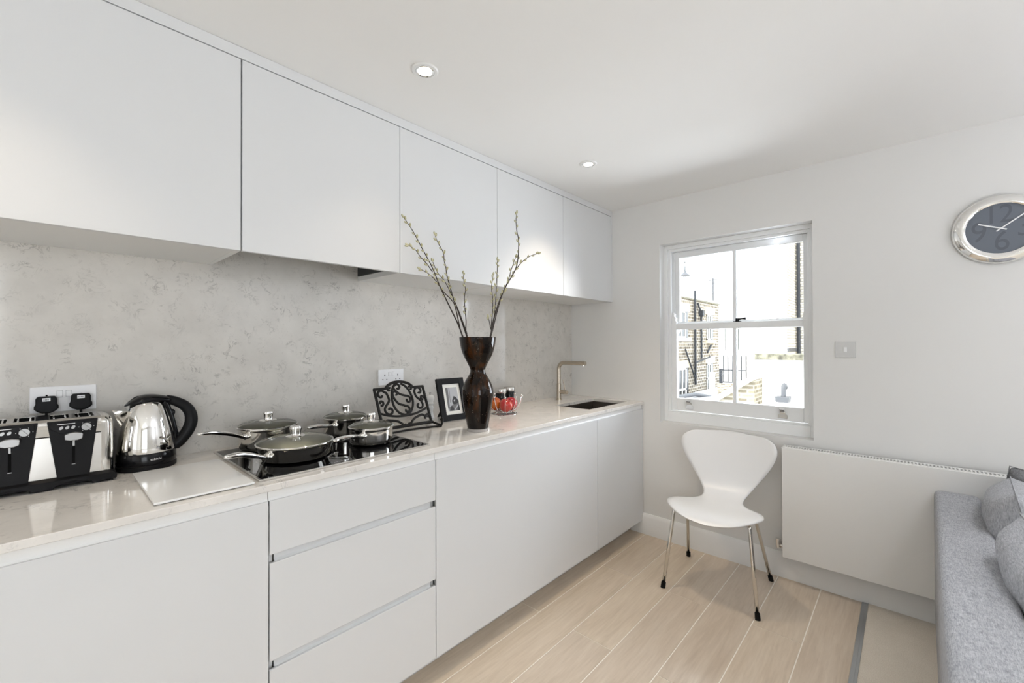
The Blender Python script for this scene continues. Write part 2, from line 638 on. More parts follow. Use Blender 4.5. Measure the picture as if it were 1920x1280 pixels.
# skirting along the window wall
bb = MB().prism([(0, 0), (-0.02, 0), (-0.02, 0.105), (-0.017, 0.112), (-0.017, 0.118), (-0.009, 0.134), (-0.006, 0.14), (0, 0.14)], YF, -0.515, 'y')
obj('baseboard_right', bb, M['trim_paint'], kind='structure', smooth=True, ang=30)

# ------------------------------------------------------------------ sash window
win = MB()
FX0, FX1 = 0.07, 0.22


def ringbox(mb, y0, y1, z0, z1, iy0, iy1, iz0, iz1, x0, x1):
    mb.box(x0, x1, y0, iy0, z0, z1).box(x0, x1, iy1, y1, z0, z1)
    mb.box(x0, x1, iy0, iy1, z0, iz0).box(x0, x1, iy0, iy1, iz1, z1)


ringbox(win, WY0, WY1, WZ0, WZ1, -1.573, -0.753, 0.857, 1.975, FX0, FX1)
ringbox(win, -1.573, -0.753, 0.857, 1.975, -1.560, -0.772, 0.868, 1.958, FX0 + 0.012, FX0 + 0.027)
ringbox(win, -1.573, -0.753, 0.857, 1.975, -1.566, -0.762, 0.862, 1.966, FX0 + 0.027, FX1)
win.box(FX0 + 0.06, FX0 + 0.072, -1.566, -1.553, 0.868, 1.958).box(FX0 + 0.06, FX0 + 0.072, -0.780, -0.762, 0.868, 1.958)
window = obj('window_1', win, M['window_paint'], kind='structure', bev=0.0025)
# lower sash (inner)
lx0, lx1 = 0.094, 0.126
ls = MB()
ringbox(ls, -1.562, -0.770, 0.868, 1.462, -1.536, -0.805, 0.952, 1.421, lx0, lx1)
lower = obj('lower_sash', ls, M['window_paint'], window, bev=0.003)
for a, b2 in ((-1.536, -1.183), (-1.157, -0.805)):
    obj('pane', MB().box(0.110, 0.113, a - 0.003, b2 + 0.003, 0.949, 1.424), M['pane'], lower)
gb = MB().prism([(0.096, -1.178), (0.102, -1.181), (0.124, -1.183), (0.124, -1.157), (0.102, -1.159), (0.096, -1.162)], 0.952, 1.421, 'z')
obj('glazing_bar', gb, M['window_paint'], lower, smooth=True)
for yc in (-0.892, -1.432):
    lf = MB()
    lf.prism([(yc - 0.024, 0.884), (yc + 0.024, 0.884), (yc + 0.024, 0.902), (yc + 0.014, 0.912), (yc + 0.012, 0.926), (yc - 0.012, 0.926), (yc - 0.014, 0.912), (yc - 0.024, 0.902)], lx0 - 0.003, lx0, 'x')
    hook = [(lx0 - 0.002, yc, 0.913), (lx0 - 0.012, yc, 0.916), (lx0 - 0.022, yc, 0.923), (lx0 - 0.027, yc, 0.934), (lx0 - 0.022, yc, 0.942)]
    for q0, q1 in zip(hook, hook[1:]):
        lf.add([(q0[0], yc - 0.012, q0[2]), (q0[0], yc + 0.012, q0[2]), (q1[0], yc + 0.012, q1[2]), (q1[0], yc - 0.012, q1[2]),
                (q0[0], yc - 0.012, q0[2] + 0.003), (q0[0], yc + 0.012, q0[2] + 0.003), (q1[0], yc + 0.012, q1[2] + 0.003), (q1[0], yc - 0.012, q1[2] + 0.003)],
               [(0, 1, 2, 3), (4, 7, 6, 5), (0, 4, 5, 1), (1, 5, 6, 2), (2, 6, 7, 3), (3, 7, 4, 0)])
    for dy in (-0.016, 0.016):
        lf.cyl((lx0 - 0.0036, yc + dy, 0.893), (lx0 - 0.002, yc + dy, 0.893), 0.0035, 8)
    obj('sash_lift', lf, M['chrome'], lower, label='chrome sash lift')
# upper sash (outer)
ux0, ux1 = 0.146, 0.178
us = MB()
ringbox(us, -1.562, -0.765, 1.424, 1.965, -1.530, -0.806, 1.476, 1.922, ux0, ux1)
for yy in (-0.765, -1.562):
    d = -1 if yy > -1 else 1
    us.prism([(yy, 1.424), (yy + d * 0.042, 1.424), (yy + d * 0.040, 1.415), (yy + d * 0.030, 1.408), (yy + d * 0.026, 1.396), (yy + d * 0.012, 1.39), (yy, 1.385)], ux0 + 0.002, ux1, 'x')
upper = obj('upper_sash', us, M['window_paint'], window, bev=0.003)
for a, b2 in ((-1.530, -1.172), (-1.144, -0.806)):
    obj('pane', MB().box(0.161, 0.164, a - 0.003, b2 + 0.003, 1.473, 1.925), M['pane'], upper)
gb = MB().prism([(0.148, -1.167), (0.154, -1.170), (0.176, -1.172), (0.176, -1.144), (0.154, -1.146), (0.148, -1.150)], 1.476, 1.922, 'z')
obj('glazing_bar', gb, M['window_paint'], upper, smooth=True)
hm = MB()
for yy, d in ((-0.772, -1), (-1.560, 1)):
    hm.prism([(yy, 1.462), (yy + d * 0.030, 1.462), (yy + d * 0.030, 1.475), (yy + d * 0.024, 1.484), (yy + d * 0.026, 1.50), (yy + d * 0.016, 1.515), (yy + d * 0.018, 1.53), (yy + d * 0.006, 1.54), (yy, 1.54)], lx0 + 0.004, lx1, 'x')
obj('sash_horn', hm, M['window_paint'], lower)
ct = MB().box(0.098, 0.124, -1.205, -1.165, 1.462, 1.467)
ct.cyl((0.111, -1.185, 1.467), (0.111, -1.185, 1.478), 0.011, 12)
ct.tube([(0.111, -1.175, 1.478), (0.118, -1.21, 1.481), (0.116, -1.235, 1.483)], [0.006, 0.005, 0.009], 8)
obj('sash_catch', ct, M['black_gloss'], window, smooth=True, label='dark metal sash catch')

# ------------------------------------------------------------------ kitchen: splashback, worktop, base units
sp = obj('splashback', MB().box(-4.4, -0.001, 0.0, 0.0115, 0.9202, 1.95), M['splash'],
         label='pale veined stone splashback panel between worktop and wall cupboards', cat='splashback')

wt = MB()
SX0, SX1, SY0, SY1 = -0.575, -0.085, -0.528, -0.250
wt.prism([(-0.612, 0.9015), (-0.612, 0.9182), (-0.6102, 0.92), (SY0, 0.92), (SY0, 0.90), (-0.6105, 0.90)], -4.4, -0.001, 'x')
wt.box(-4.4, SX0, SY0, 0.0, 0.90, 0.92).box(SX1, -0.001, SY0, 0.0, 0.90, 0.92).box(SX0, SX1, SY1, 0.0, 0.90, 0.92)
obj('worktop', wt, M['worktop'], label='long pale speckled stone worktop running along the kitchen wall', cat='worktop')

DT, DB = 0.869, 0.092
units = [(-3.612, -3.012), (-3.012, -2.410), (-2.410, -1.808), (-1.808, -0.606), (-0.606, -0.004)]
ulab = ['far left white handleless base cupboard outside the view', 'white handleless base cupboard below the toaster and kettle',
        'white base unit of three handleless drawers below the hob', 'extra wide white base front below the vase and cookbook stand',
        'white base cupboard door below the sink']
DRAW = [(0.712, DT), (0.402, 0.687), (DB, 0.377)]
for i, (a, b2) in enumerate(units):
    g = 0.0018
    if i == 2:
        t = thing('drawer_unit', (a, -0.3, 0.1), ulab[i], 'drawers')
    else:
        t = thing('base_cabinet', (a, -0.3, 0.1), ulab[i], 'cupboard')
    cb = MB()
    cb.box(a, a + 0.016, -0.580, -0.03, DB, 0.85).box(b2 - 0.016, b2, -0.580, -0.03, DB, 0.85)
    cb.box(a + 0.016, b2 - 0.016, -0.560, -0.03, DB, DB + 0.016).box(a + 0.016, b2 - 0.016, -0.045, -0.03, DB, 0.70)
    obj('carcass', cb, M['carcass'], t)
    ch = MB().prism([(-0.592, 0.8995), (-0.592, 0.874), (-0.5945, 0.868), (-0.584, 0.866), (-0.584, 0.8995)], a + 0.001, b2 - 0.001, 'x')
    obj('handle_channel', ch, M['trim_paint'], t)
    if i == 2:
        for z0, z1 in DRAW:
            dr = obj('drawer', MB().box(a + g, b2 - g, -0.603, -0.5945, z0, z1), M['cabinet'], t, bev=0.0012)
        for z in (0.712, 0.402):
            obj('handle_channel', MB().prism([(-0.586, z + 0.012), (-0.588, z - 0.020), (-0.594, z - 0.027), (-0.584, z - 0.030), (-0.582, z + 0.012)], a + 0.018, b2 - 0.018, 'x'), M['cabinet'], t)
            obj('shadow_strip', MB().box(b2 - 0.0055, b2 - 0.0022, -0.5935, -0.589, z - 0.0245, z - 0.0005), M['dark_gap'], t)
    else:
        obj('door', MB().box(a + g, b2 - g, -0.603, -0.5945, DB, DT), M['cabinet'], t, bev=0.0012)
obj('trim_2', MB().box(-4.4, -0.001, -0.506, -0.490, 0.0, 0.0905), M['cabinet'], kind='structure', bev=0.001)

# wall cupboards
YU, ZB, ZJ = -0.3676, 1.634, 2.2635
ux = [(-3.617, -3.017), (-3.017, -2.417), (-2.417, -1.8178), (-1.8178, -1.2198), (-1.2198, -0.6209), (-0.6209, -0.021)]
uxl = ['white wall cupboard outside the view on the left', 'leftmost white handleless wall cupboard, above the toaster', 'white wall cupboard front hiding the extractor above the hob',
       'white wall cupboard above the cookbook stand, right of the extractor front', 'white wall cupboard behind the right hand willow stems', 'white wall cupboard nearest the window wall']
for i, (a, b2) in enumerate(ux):
    t = thing('wall_cabinet', (a, -0.18, ZB), uxl[i], 'cupboard')
    cb = MB()
    if i == 2:
        cb.box(a + 0.02, b2 - 0.02, YU + 0.02, -0.001, 2.0, 2.018).box(a, b2, YU + 0.02, -0.001, 2.245, ZJ)
    else:
        cb.box(a, a + 0.016, YU + 0.0195, -0.001, ZB, ZJ).box(b2 - 0.016, b2, YU + 0.0195, -0.001, ZB, ZJ)
        cb.box(a + 0.016, b2 - 0.016, YU + 0.0195, -0.001, ZB + 0.001, ZB + 0.017).box(a + 0.016, b2 - 0.016, YU + 0.0195, -0.001, ZJ - 0.016, ZJ)
        cb.box(a + 0.016, b2 - 0.016, -0.009, -0.001, ZB + 0.017, ZJ - 0.016)
    obj('carcass', cb, M['carcass'], t)
    gl = 0.0022 if i == 2 else 0.0012
    gr = 0.0022 if i == 1 else 0.0012
    obj('door', MB().box(a + gl, b2 - gr, YU, YU + 0.018, ZB, ZJ), M['cabinet'], t, bev=0.0012)
obj('trim_3', MB().box(-0.0195, -0.001, YU, -0.001, ZB, ZC - 0.001), M['cabinet'], kind='structure', bev=0.0008)
obj('trim_4', MB().box(-4.4, -0.0205, YU, YU + 0.018, ZJ + 0.0035, ZC - 0.001), M['cabinet'], kind='structure', bev=0.0008)

hood = thing('extractor_hood', (-2.117, -0.18, 1.7), 'grey metal extractor hood recessed under the wall cupboard above the hob', 'extractor')
hb = MB().box(-2.39, -1.85, -0.34, -0.006, 1.735, 1.99)
obj('hood_body', hb, M['brushed'], hood, bev=0.003)
obj('side_baffle', MB().box(-1.8265, -1.8185, -0.346, -0.014, 1.655, 1.99), M['dark_gap'], hood)
ff = MB().box(-2.36, -1.88, -0.32, -0.03, 1.728, 1.735)
obj('filter', ff, M['dark_gap'], hood)

# sink and tap
snk = thing('sink', (-0.33, -0.39, 0.90), 'dark stainless steel undermount sink let into the worktop end', 'sink')
bs = MB()
x0, x1, y0, y1, zt, zb = SX0 - 0.006, SX1 + 0.006, SY0 - 0.006, SY1 + 0.006, 0.8995, 0.72
t_ = 0.0015
bs.box(x0 - t_, x0, y0, y1, zb, zt).box(x1, x1 + t_, y0, y1, zb, zt).box(x0, x1, y0 - t_, y0, zb, zt).box(x0, x1, y1, y1 + t_, zb, zt)
bs.box(x0 - t_, x1 + t_, y0 - t_, y1 + t_, zb - t_, zb)
obj('basin', bs, M['sink'], snk)
obj('drain', MB().lathe([(0, zb + 0.002), (0.03, zb + 0.003), (0.043, zb + 0.004), (0.045, zb)], (-0.33, -0.39, 0), 24), M['chrome'], snk, smooth=True)

TX, TY = -0.315, -0.104
tap = thing('tap', (TX, TY, 0.92), 'brushed nickel kitchen tap with straight angled spout behind the sink', 'tap')
tb = MB().lathe([(0, 0.92), (0.023, 0.92), (0.023, 0.927), (0.0172, 0.929), (0.0172, 1.036), (0.0145, 1.038), (0, 1.038)], (TX, TY, 0), 24)
obj('tap_body', tb, M['nickel'], tap, smooth=True)
bend = [(TX, TY, 1.036), (TX, TY, 1.14)]
for k_ in range(1, 9):
    a = k_ / 8 * pi / 2
    bend.append((TX, TY - 0.045 * (1 - cos(a)), 1.145 + 0.045 * sin(a)))
bend.append((TX, -0.332, 1.19))
obj('spout', MB().tube(bend, 0.0142, 18, upv=(1, 0, 0)), M['nickel'], tap, smooth=True)
obj('nozzle', MB().cyl((TX, -0.315, 1.178), (TX, -0.315, 1.171), 0.009, 14), M['chrome'], tap, smooth=True)
obj('mixer_knob', MB().cyl((TX, TY - 0.014, 0.978), (TX, -0.178, 0.978), 0.0145, 18), M['nickel'], tap, smooth=True, bev=0.001)
obj('lever', MB().tube([(TX, -0.158, 0.994), (TX, -0.151, 1.03), (TX, -0.143, 1.068)], [0.004, 0.0038, 0.0042], 8), M['nickel'], tap, smooth=True)

# ------------------------------------------------------------------ hob
HX0, HX1, HY0, HY1 = -2.424, -1.806, -0.566, -0.057
hob = thing('hob', (-2.115, -0.31, 0.92), 'black glass four ring hob with steel edge trim set on the worktop', 'hob')
ht = MB()
for a, b2, c, d in ((HX0, HX1, HY0, HY0 + 0.007), (HX0, HX1, HY1 - 0.007, HY1), (HX0, HX0 + 0.007, HY0 + 0.007, HY1 - 0.007), (HX1 - 0.007, HX1, HY0 + 0.007, HY1 - 0.007)):
    ht.box(a, b2, c, d, 0.92, 0.9262)
obj('edge_trim', ht, M['brushed'], hob, bev=0.001)
obj('glass_top', MB().box(HX0 + 0.007, HX1 - 0.007, HY0 + 0.007, HY1 - 0.007, 0.92, 0.9255), M['hob'], hob)
pm = MB()
for k_ in range(10):
    pm.box(-2.205 + k_ * 0.0085, -2.200 + k_ * 0.0085, -0.541, -0.538, 0.9255, 0.9257)
obj('control_marks', pm, M['hob_print'], hob, kind='stuff')


# ------------------------------------------------------------------ pans
def pan(nm, label, cat, cx, cy, R, zr, rb, hx, hy, hz, curved=False, dark=None):
    t = thing(nm, (cx, cy, 0.9257), label, cat, 'polished pans on the hob')
    z0 = 0.9262
    if curved:
        prof = [(0, z0), (rb, z0), (rb + 0.012, z0 + 0.006), (R * 0.90, z0 + 0.022), (R * 0.965, zr - 0.014), (R * 0.985, zr - 0.004), (R * 1.0, zr - 0.002), (R * 0.985, zr - 0.0015),
                (R * 0.95, zr - 0.014), (R * 0.88, z0 + 0.024), (rb, z0 + 0.007), (0, z0 + 0.005)]
    else:
        Rb = rb
        prof = [(0, z0), (Rb - 0.016, z0), (Rb - 0.009, z0 + 0.003), (Rb - 0.003, z0 + 0.010), (Rb, z0 + 0.020), (Rb + 0.0005, zr - 0.012), (R - 0.003, zr - 0.007), (R - 0.001, zr - 0.003), (R - 0.001, zr - 0.001), (R - 0.004, zr - 0.001),
                (Rb - 0.002, zr - 0.010), (Rb - 0.003, z0 + 0.02), (Rb - 0.012, z0 + 0.007), (0, z0 + 0.005)]
    pb = MB().lathe(prof, (cx, cy, 0), 48)
    n_in = 9 if not curved else 7
    pb.mi = []
    for q in range(len(prof) - 1):
        pb.mi += [0 if q < n_in else 1] * 48
    obj('pan_body', pb, [M['steel'], M['satin_steel']], t, smooth=True, ang=35)
    # handle
    d = Vector((hx - cx, hy - cy, 0))
    ln = d.length
    d.normalize()
    s_ = Vector((-d.y, d.x, 0))
    rr = (R * 0.96 if curved else rb + 0.001)
    zh = zr - 0.022
    c0 = Vector((cx, cy, 0))
    hb = MB()
    st = [(rr - 0.001, zh, 0.012, 0.005), (rr + 0.02, zh + 0.003, 0.010, 0.005), (rr + 0.05, lerp([0, 1], [zh, hz], 0.45), 0.009, 0.006), (ln - 0.06, hz - 0.002, 0.011, 0.007), (ln - 0.022, hz, 0.012, 0.006), (ln - 0.004, hz + 0.001, 0.008, 0.003), (ln, hz + 0.002, 0.003, 0.0015)]
    vs, fs = [], []
    n = 12
    for u, z, w_, h_ in st:
        for k_ in range(n):
            a = 2 * pi * k_ / n
            q = c0 + d * u + s_ * (w_ * cos(a))
            vs.append((q.x, q.y, z + h_ * sin(a) - (0.004 if sin(a) < 0 else 0)))
    for i in range(len(st) - 1):
        for k_ in range(n):
            l_ = (k_ + 1) % n
            fs.append((i * n + k_, i * n + l_, (i + 1) * n + l_, (i + 1) * n + k_))
    fs.append(tuple(range(n))[::-1])
    fs.append(tuple((len(st) - 1) * n + k_ for k_ in range(n)))
    hb.add(vs, fs)
    h = obj('handle', hb, M['chrome'], t, smooth=True, sub=1)
    # bracket with two rivets on the pan side
    bk = MB()
    for sg in (-1, 1):
        a0 = math.atan2(d.y, d.x) + sg * 0.15 * 0.09 / R
        q = c0 + Vector((cos(a0), sin(a0), 0)) * (rr + 0.001)
        bk.ball((q.x, q.y, zh), 0.0065, 10, 6)
    q = c0 + d * (rr + 0.004)
    bk.ball((q.x, q.y, zh), 0.013, 12, 8, (0.6, 0.9, 0.9))
    obj('rivet', bk, M['chrome'], t, smooth=True)
    return t


def lid(label, cx, cy, R, zr, knob):
    t = thing('pan_lid', (cx, cy, zr), label, 'lid', 'glass lids on the pans')
    hgt = 0.020
    pr = [(R - 0.003, zr + 0.0015)]
    for k_ in range(1, 9):
        a = k_ / 8
        pr.append(((R - 0.003) * cos(a * pi / 2) ** 0.9 if k_ < 8 else 0.012, zr + 0.0015 + hgt * sin(a * pi / 2)))
    inner = [(r_ - 0.0015 if r_ > 0.013 else r_, z_ - 0.003) for r_, z_ in reversed(pr)]
    obj('glass_dome', MB().lathe(pr, (cx, cy, 0), 48), M['lid_glass'], t, smooth='all')
    obj('steel_rim', MB().lathe([(R - 0.005, zr + 0.003), (R - 0.002, zr + 0.0038), (R, zr + 0.002), (R, zr - 0.0005), (R - 0.003, zr - 0.0005), (R - 0.005, zr + 0.001)], (cx, cy, 0), 48, close=True), M['chrome'], t, smooth=True)
    z = zr + hgt + 0.001
    kr = knob
    obj('knob', MB().lathe([(0, z - 0.004), (kr * 1.65, z - 0.003), (kr * 1.7, z - 0.001), (kr * 1.5, z + 0.002), (kr * 0.9, z + 0.004), (kr * 0.86, z + 0.008), (kr * 1.02, z + 0.024), (kr * 1.04, z + 0.029), (kr * 0.95, z + 0.033), (kr * 0.5, z + 0.0345), (0, z + 0.035)], (cx, cy, 0), 28), M['chrome'], t, smooth=True)
    return t


pan('saucepan', 'polished saucepan at the back left of the hob, long handle pointing left', 'saucepan', -2.26, -0.13, 0.105, 1.010, 0.100, -2.515, -0.262, 1.033)
lid('glass lid with steel knob on the back left saucepan', -2.26, -0.13, 0.106, 1.011, 0.0185)
pan('frying_pan', 'wide shallow polished frying pan at the front left of the hob', 'frying pan', -2.2483, -0.3705, 0.1250, 0.981, 0.094, -2.497, -0.498, 0.996, True)
lid('wide glass lid with steel knob on the frying pan', -2.2483, -0.3705, 0.126, 0.982, 0.0195)
pan('saucepan', 'polished saucepan at the back right of the hob, in front of the wall', 'saucepan', -1.945, -0.13, 0.093, 1.003, 0.088, -2.165, -0.27, 1.004)
lid('glass lid with steel knob on the back right saucepan', -1.945, -0.13, 0.094, 1.004, 0.0185)
pan('saucepan', 'small polished saucepan at the front right of the hob, nearest the cookbook stand', 'saucepan', -1.953, -0.366, 0.088, 0.993, 0.084, -2.195, -0.553, 1.002)
lid('glass lid with steel knob on the front right saucepan', -1.953, -0.366, 0.089, 0.994, 0.0185)

# ------------------------------------------------------------------ chopping board
cbm = MB().box(-2.668, -2.440, -0.580, -0.200, 0.9225, 0.9285)
cbt = thing('chopping_board', (-2.55, -0.39, 0.92), 'frosted white glass chopping board lying beside the hob', 'chopping board')
obj('board', cbm, M['white_glass'], cbt, bev=0.002)
for qx in (-2.655, -2.453):
    for qy in (-0.567, -0.213):
        obj('foot', MB().cyl((qx, qy, 0.92), (qx, qy, 0.9226), 0.006, 10), M['white_plastic'], cbt)


# ------------------------------------------------------------------ sockets, plugs, switch
def socket(label, xc, zc, holes=True):
    t = thing('wall_socket', (xc, 0, zc), label, 'socket')
    w_, h_ = 0.1465, 0.080
    obj('plate', MB().box(xc - w_ / 2, xc + w_ / 2, -0.0085, 0.0, zc - h_ / 2, zc + h_ / 2), M['white_plastic'], t, bev=0.002)
    for sg in (-1, 1):
        obj('rocker', MB().box(xc + sg * 0.010 - 0.0062, xc + sg * 0.010 + 0.0062, -0.0115, -0.0085, zc + 0.006, zc + 0.026), M['white_plastic'], t, bev=0.001)
    sl = MB()
    for sg in (-1, 1):
        c = xc + sg * 0.038
        sl.box(c - 0.0022, c + 0.0022, -0.0089, -0.0085, zc + 0.006, zc + 0.015)
        sl.box(c - 0.0142, c - 0.0085, -0.0089, -0.0085, zc - 0.013, zc - 0.009)
        sl.box(c + 0.0085, c + 0.0142, -0.0089, -0.0085, zc - 0.013, zc - 0.009)
        sl.box(xc + sg * 0.010 - 0.0066, xc + sg * 0.010 + 0.0066, -0.0087, -0.0085, zc + 0.0056, zc + 0.0264)
    obj('pin_hole', sl, M['socket_gap'], t)
    return t


socket('white double socket behind the toaster, both outlets in use', -2.8105, 1.157)
socket('white double socket with empty outlets above the cookbook stand', -1.638, 1.157)


def plug(label, xc, zc):
    t = thing('plug', (xc, -0.009, zc), label, 'plug')
    o = [(-0.019, 0.0185), (0.019, 0.0185), (0.0225, 0.012), (0.0225, -0.001), (0.0255, -0.006), (0.0255, -0.013), (0.017, -0.020), (0.008, -0.0235), (-0.008, -0.0235), (-0.017, -0.020), (-0.0255, -0.013), (-0.0255, -0.006), (-0.0225, -0.001), (-0.0225, 0.012)]
    obj('plug_body', MB().prism([(xc + a * 1.02, zc + b2 * 1.22 + 0.002) for a, b2 in o], -0.034, -0.0125, 'y'), M['black_plastic'], t, bev=0.004, seg=3)
    st = MB().box(xc - 0.0085, xc + 0.0085, -0.0345, -0.034, zc + 0.010, zc + 0.020)
    sk = obj('sticker', st, M['white_plastic'], t, label='white sticker')
    mk = MB()
    for k_ in range(4):
        mk.box(xc - 0.006 + k_ * 0.003, xc - 0.0042 + k_ * 0.003, -0.0347, -0.0345, zc + 0.013, zc + 0.0166)
    obj('print', mk, M['print_mid'], sk)
    cd = crom([(xc, -0.024, zc - 0.024), (xc + 0.001, -0.025, zc - 0.045), (xc + 0.002, -0.022, zc - 0.09), (xc + 0.004, -0.018, zc - 0.2), (xc + 0.02, -0.018, 0.924)], 5)
    obj('cord', MB().tube(cd, 0.0032, 8), M['black_rubber'], t, smooth=True)


plug('black plug with white sticker in the left outlet above the toaster', -2.849, 1.144)
plug('black plug with white sticker in the right outlet nearer the kettle', -2.774, 1.147)

sw = thing('light_switch', (0, -1.735, 1.291), 'satin grey light switch plate on the wall right of the window', 'switch')
obj('plate', MB().box(-0.006, 0.0, -1.778, -1.692, 1.2495, 1.333), M['switch_grey'], sw, bev=0.0015)
obj('rocker', MB().box(-0.009, -0.006, -1.742, -1.728, 1.278, 1.304), M['white_plastic'], sw, bev=0.001)

# ------------------------------------------------------------------ toaster
TXC = -2.8575
toaster = thing('toaster', (TXC, -0.11, 0.92), 'steel four slot toaster with two black front panels at the left worktop end', 'toaster')
yb_, yf_ = -0.042, -0.1985


def rounded(y0, y1, z0, z1, r, n=5):
    pts = [(y0, z0), (y1, z0)]
    for k_ in range(n + 1):
        a = pi / 2 * k_ / n
        pts.append((y1 - r + r * cos(a), z1 - r + r * sin(a)))
    for k_ in range(n + 1):
        a = pi / 2 + pi / 2 * k_ / n
        pts.append((y0 + r + r * cos(a), z1 - r + r * sin(a)))
    return pts


xs4 = [-2.771, -2.823, -2.892, -2.944]
# shell: front and back skins, shoulders and a top with four open slots
sh = MB()
BX0, BX1 = TXC - 0.119, TXC + 0.119
sh.prism([(yf_, 0.944), (yf_, 1.098), (yf_ + 0.003, 1.108), (yf_ + 0.012, 1.1145), (yf_ + 0.028, 1.1145), (yf_ + 0.028, 1.100), (yf_ + 0.014, 1.095), (yf_ + 0.012, 0.944)], BX0, BX1, 'x')
sh.prism([(yb_, 0.944), (yb_, 1.098), (yb_ - 0.003, 1.108), (yb_ - 0.012, 1.1145), (yb_ - 0.022, 1.1145), (yb_ - 0.022, 1.100), (yb_ - 0.014, 1.095), (yb_ - 0.012, 0.944)], BX0, BX1, 'x')
lo = sorted([(x - 0.0195, x + 0.0195) for x in xs4])
cuts = [BX0] + [q for pr in lo for q in pr] + [BX1]
for k_ in range(0, len(cuts), 2):
    sh.box(cuts[k_], cuts[k_ + 1], yf_ + 0.028, yb_ - 0.022, 1.06, 1.1145)
obj('steel_shell', sh, M['brushed'], toaster, smooth=True, ang=30)
obj('front_crease', MB().prism([(yf_ - 0.0012, 1.066), (yf_ - 0.0045, 1.070), (yf_ - 0.0035, 1.092), (yf_, 1.1)], BX0, BX1, 'x'), M['steel'], toaster)
for sg in (-1, 1):
    xe = TXC + sg * 0.119
    cp = MB()
    vs, fs = [], []
    secs = [(0.0, 0.0, 0.0), (0.008, 0.0, 0.0), (0.017, 0.004, 0.003), (0.024, 0.011, 0.009), (0.028, 0.022, 0.020), (0.0295, 0.035, 0.034)]
    R0 = rounded(yf_ - 0.0015, yb_ + 0.0015, 0.944, 1.116, 0.022)
    for dx, iy, iz in secs:
        for y, z in rounded(yf_ - 0.0015 + iy, yb_ + 0.0015 - iy, 0.944, 1.116 - iz, 0.022):
            vs.append((xe + sg * dx, y, z))
    n = len(R0)
    for i in range(len(secs) - 1):
        for k_ in range(n):
            fs.append((i * n + k_, i * n + (k_ + 1) % n, (i + 1) * n + (k_ + 1) % n, (i + 1) * n + k_))
    fs.append(tuple((len(secs) - 1) * n + k_ for k_ in range(n)))
    fs.append(tuple(range(n))[::-1])
    cp.add(vs, fs)
    obj('end_cap', cp, M['steel'], toaster, smooth=True, ang=60)
# black base with two arched cut-outs
prof = [(TXC - 0.153, 0.927)]
for c in (TXC - 0.0615, TXC + 0.0615):
    prof.append((c - 0.047, 0.923))
    for k_ in range(9):
        a = pi - pi * k_ / 8
        prof.append((c + 0.040 * cos(a), 0.9235 + 0.013 * sin(a)))
    prof.append((c + 0.047, 0.923))
prof += [(TXC + 0.153, 0.927), (TXC + 0.153, 0.938), (TXC + 0.146, 0.946), (TXC - 0.146, 0.946), (TXC - 0.153, 0.938)]
tbm = MB().prism(prof, yf_ - 0.018, yf_ - 0.006, 'y')
tbm.box(TXC - 0.152, TXC + 0.152, yf_ - 0.006, yb_ + 0.012, 0.928, 0.945)
tbm.add([(TXC - 0.146, yf_ - 0.018, 0.946), (TXC + 0.146, yf_ - 0.018, 0.946), (TXC + 0.140, yf_ - 0.002, 0.952), (TXC - 0.140, yf_ - 0.002, 0.952)], [(0, 1, 2, 3)])
obj('base', tbm, M['black_plastic'], toaster, bev=0.002)
for fx in (-0.138, 0.138):
    for fy in (yf_ - 0.004, yb_):
        obj('foot', MB().cyl((TXC + fx, fy, 0.92), (TXC + fx, fy, 0.929), 0.008, 10), M['black_rubber'], toaster)
obj('centre_strip', MB().box(TXC - 0.0125, TXC + 0.0125, yf_ + 0.026, yb_ - 0.022, 1.1145, 1.1160), M['black_gloss'], toaster)
for x in xs4:
    rk = MB()
    for sg in (-1, 1):
        pts = [(x + sg * 0.012, yf_ + 0.032, 1.108), (x + sg * 0.012, yf_ + 0.045, 1.112), (x + sg * 0.0115, -0.12, 1.1145), (x + sg * 0.012, yb_ - 0.038, 1.112), (x + sg * 0.012, yb_ - 0.026, 1.108)]
        rk.tube(pts, 0.0022, 6)
    for j in range(3):
        yy = -0.165 + j * 0.045
        rk.tube([(x - 0.014, yy, 1.098), (x, yy, 1.095), (x + 0.014, yy, 1.098)], 0.0014, 5)
    obj('slot_wires', rk, M['chrome'], toaster, smooth=True)
    obj('slot_shade', MB().box(x - 0.0193, x + 0.0193, yb_ - 0.0245, yb_ - 0.0225, 1.03, 1.1125), M['black_rubber'], toaster)  # black plate standing in for the darkness inside the slot
    obj('slot_well', MB().box(x - 0.018, x + 0.018, yf_ + 0.029, yb_ - 0.023, 1.02, 1.03), M['black_rubber'], toaster)
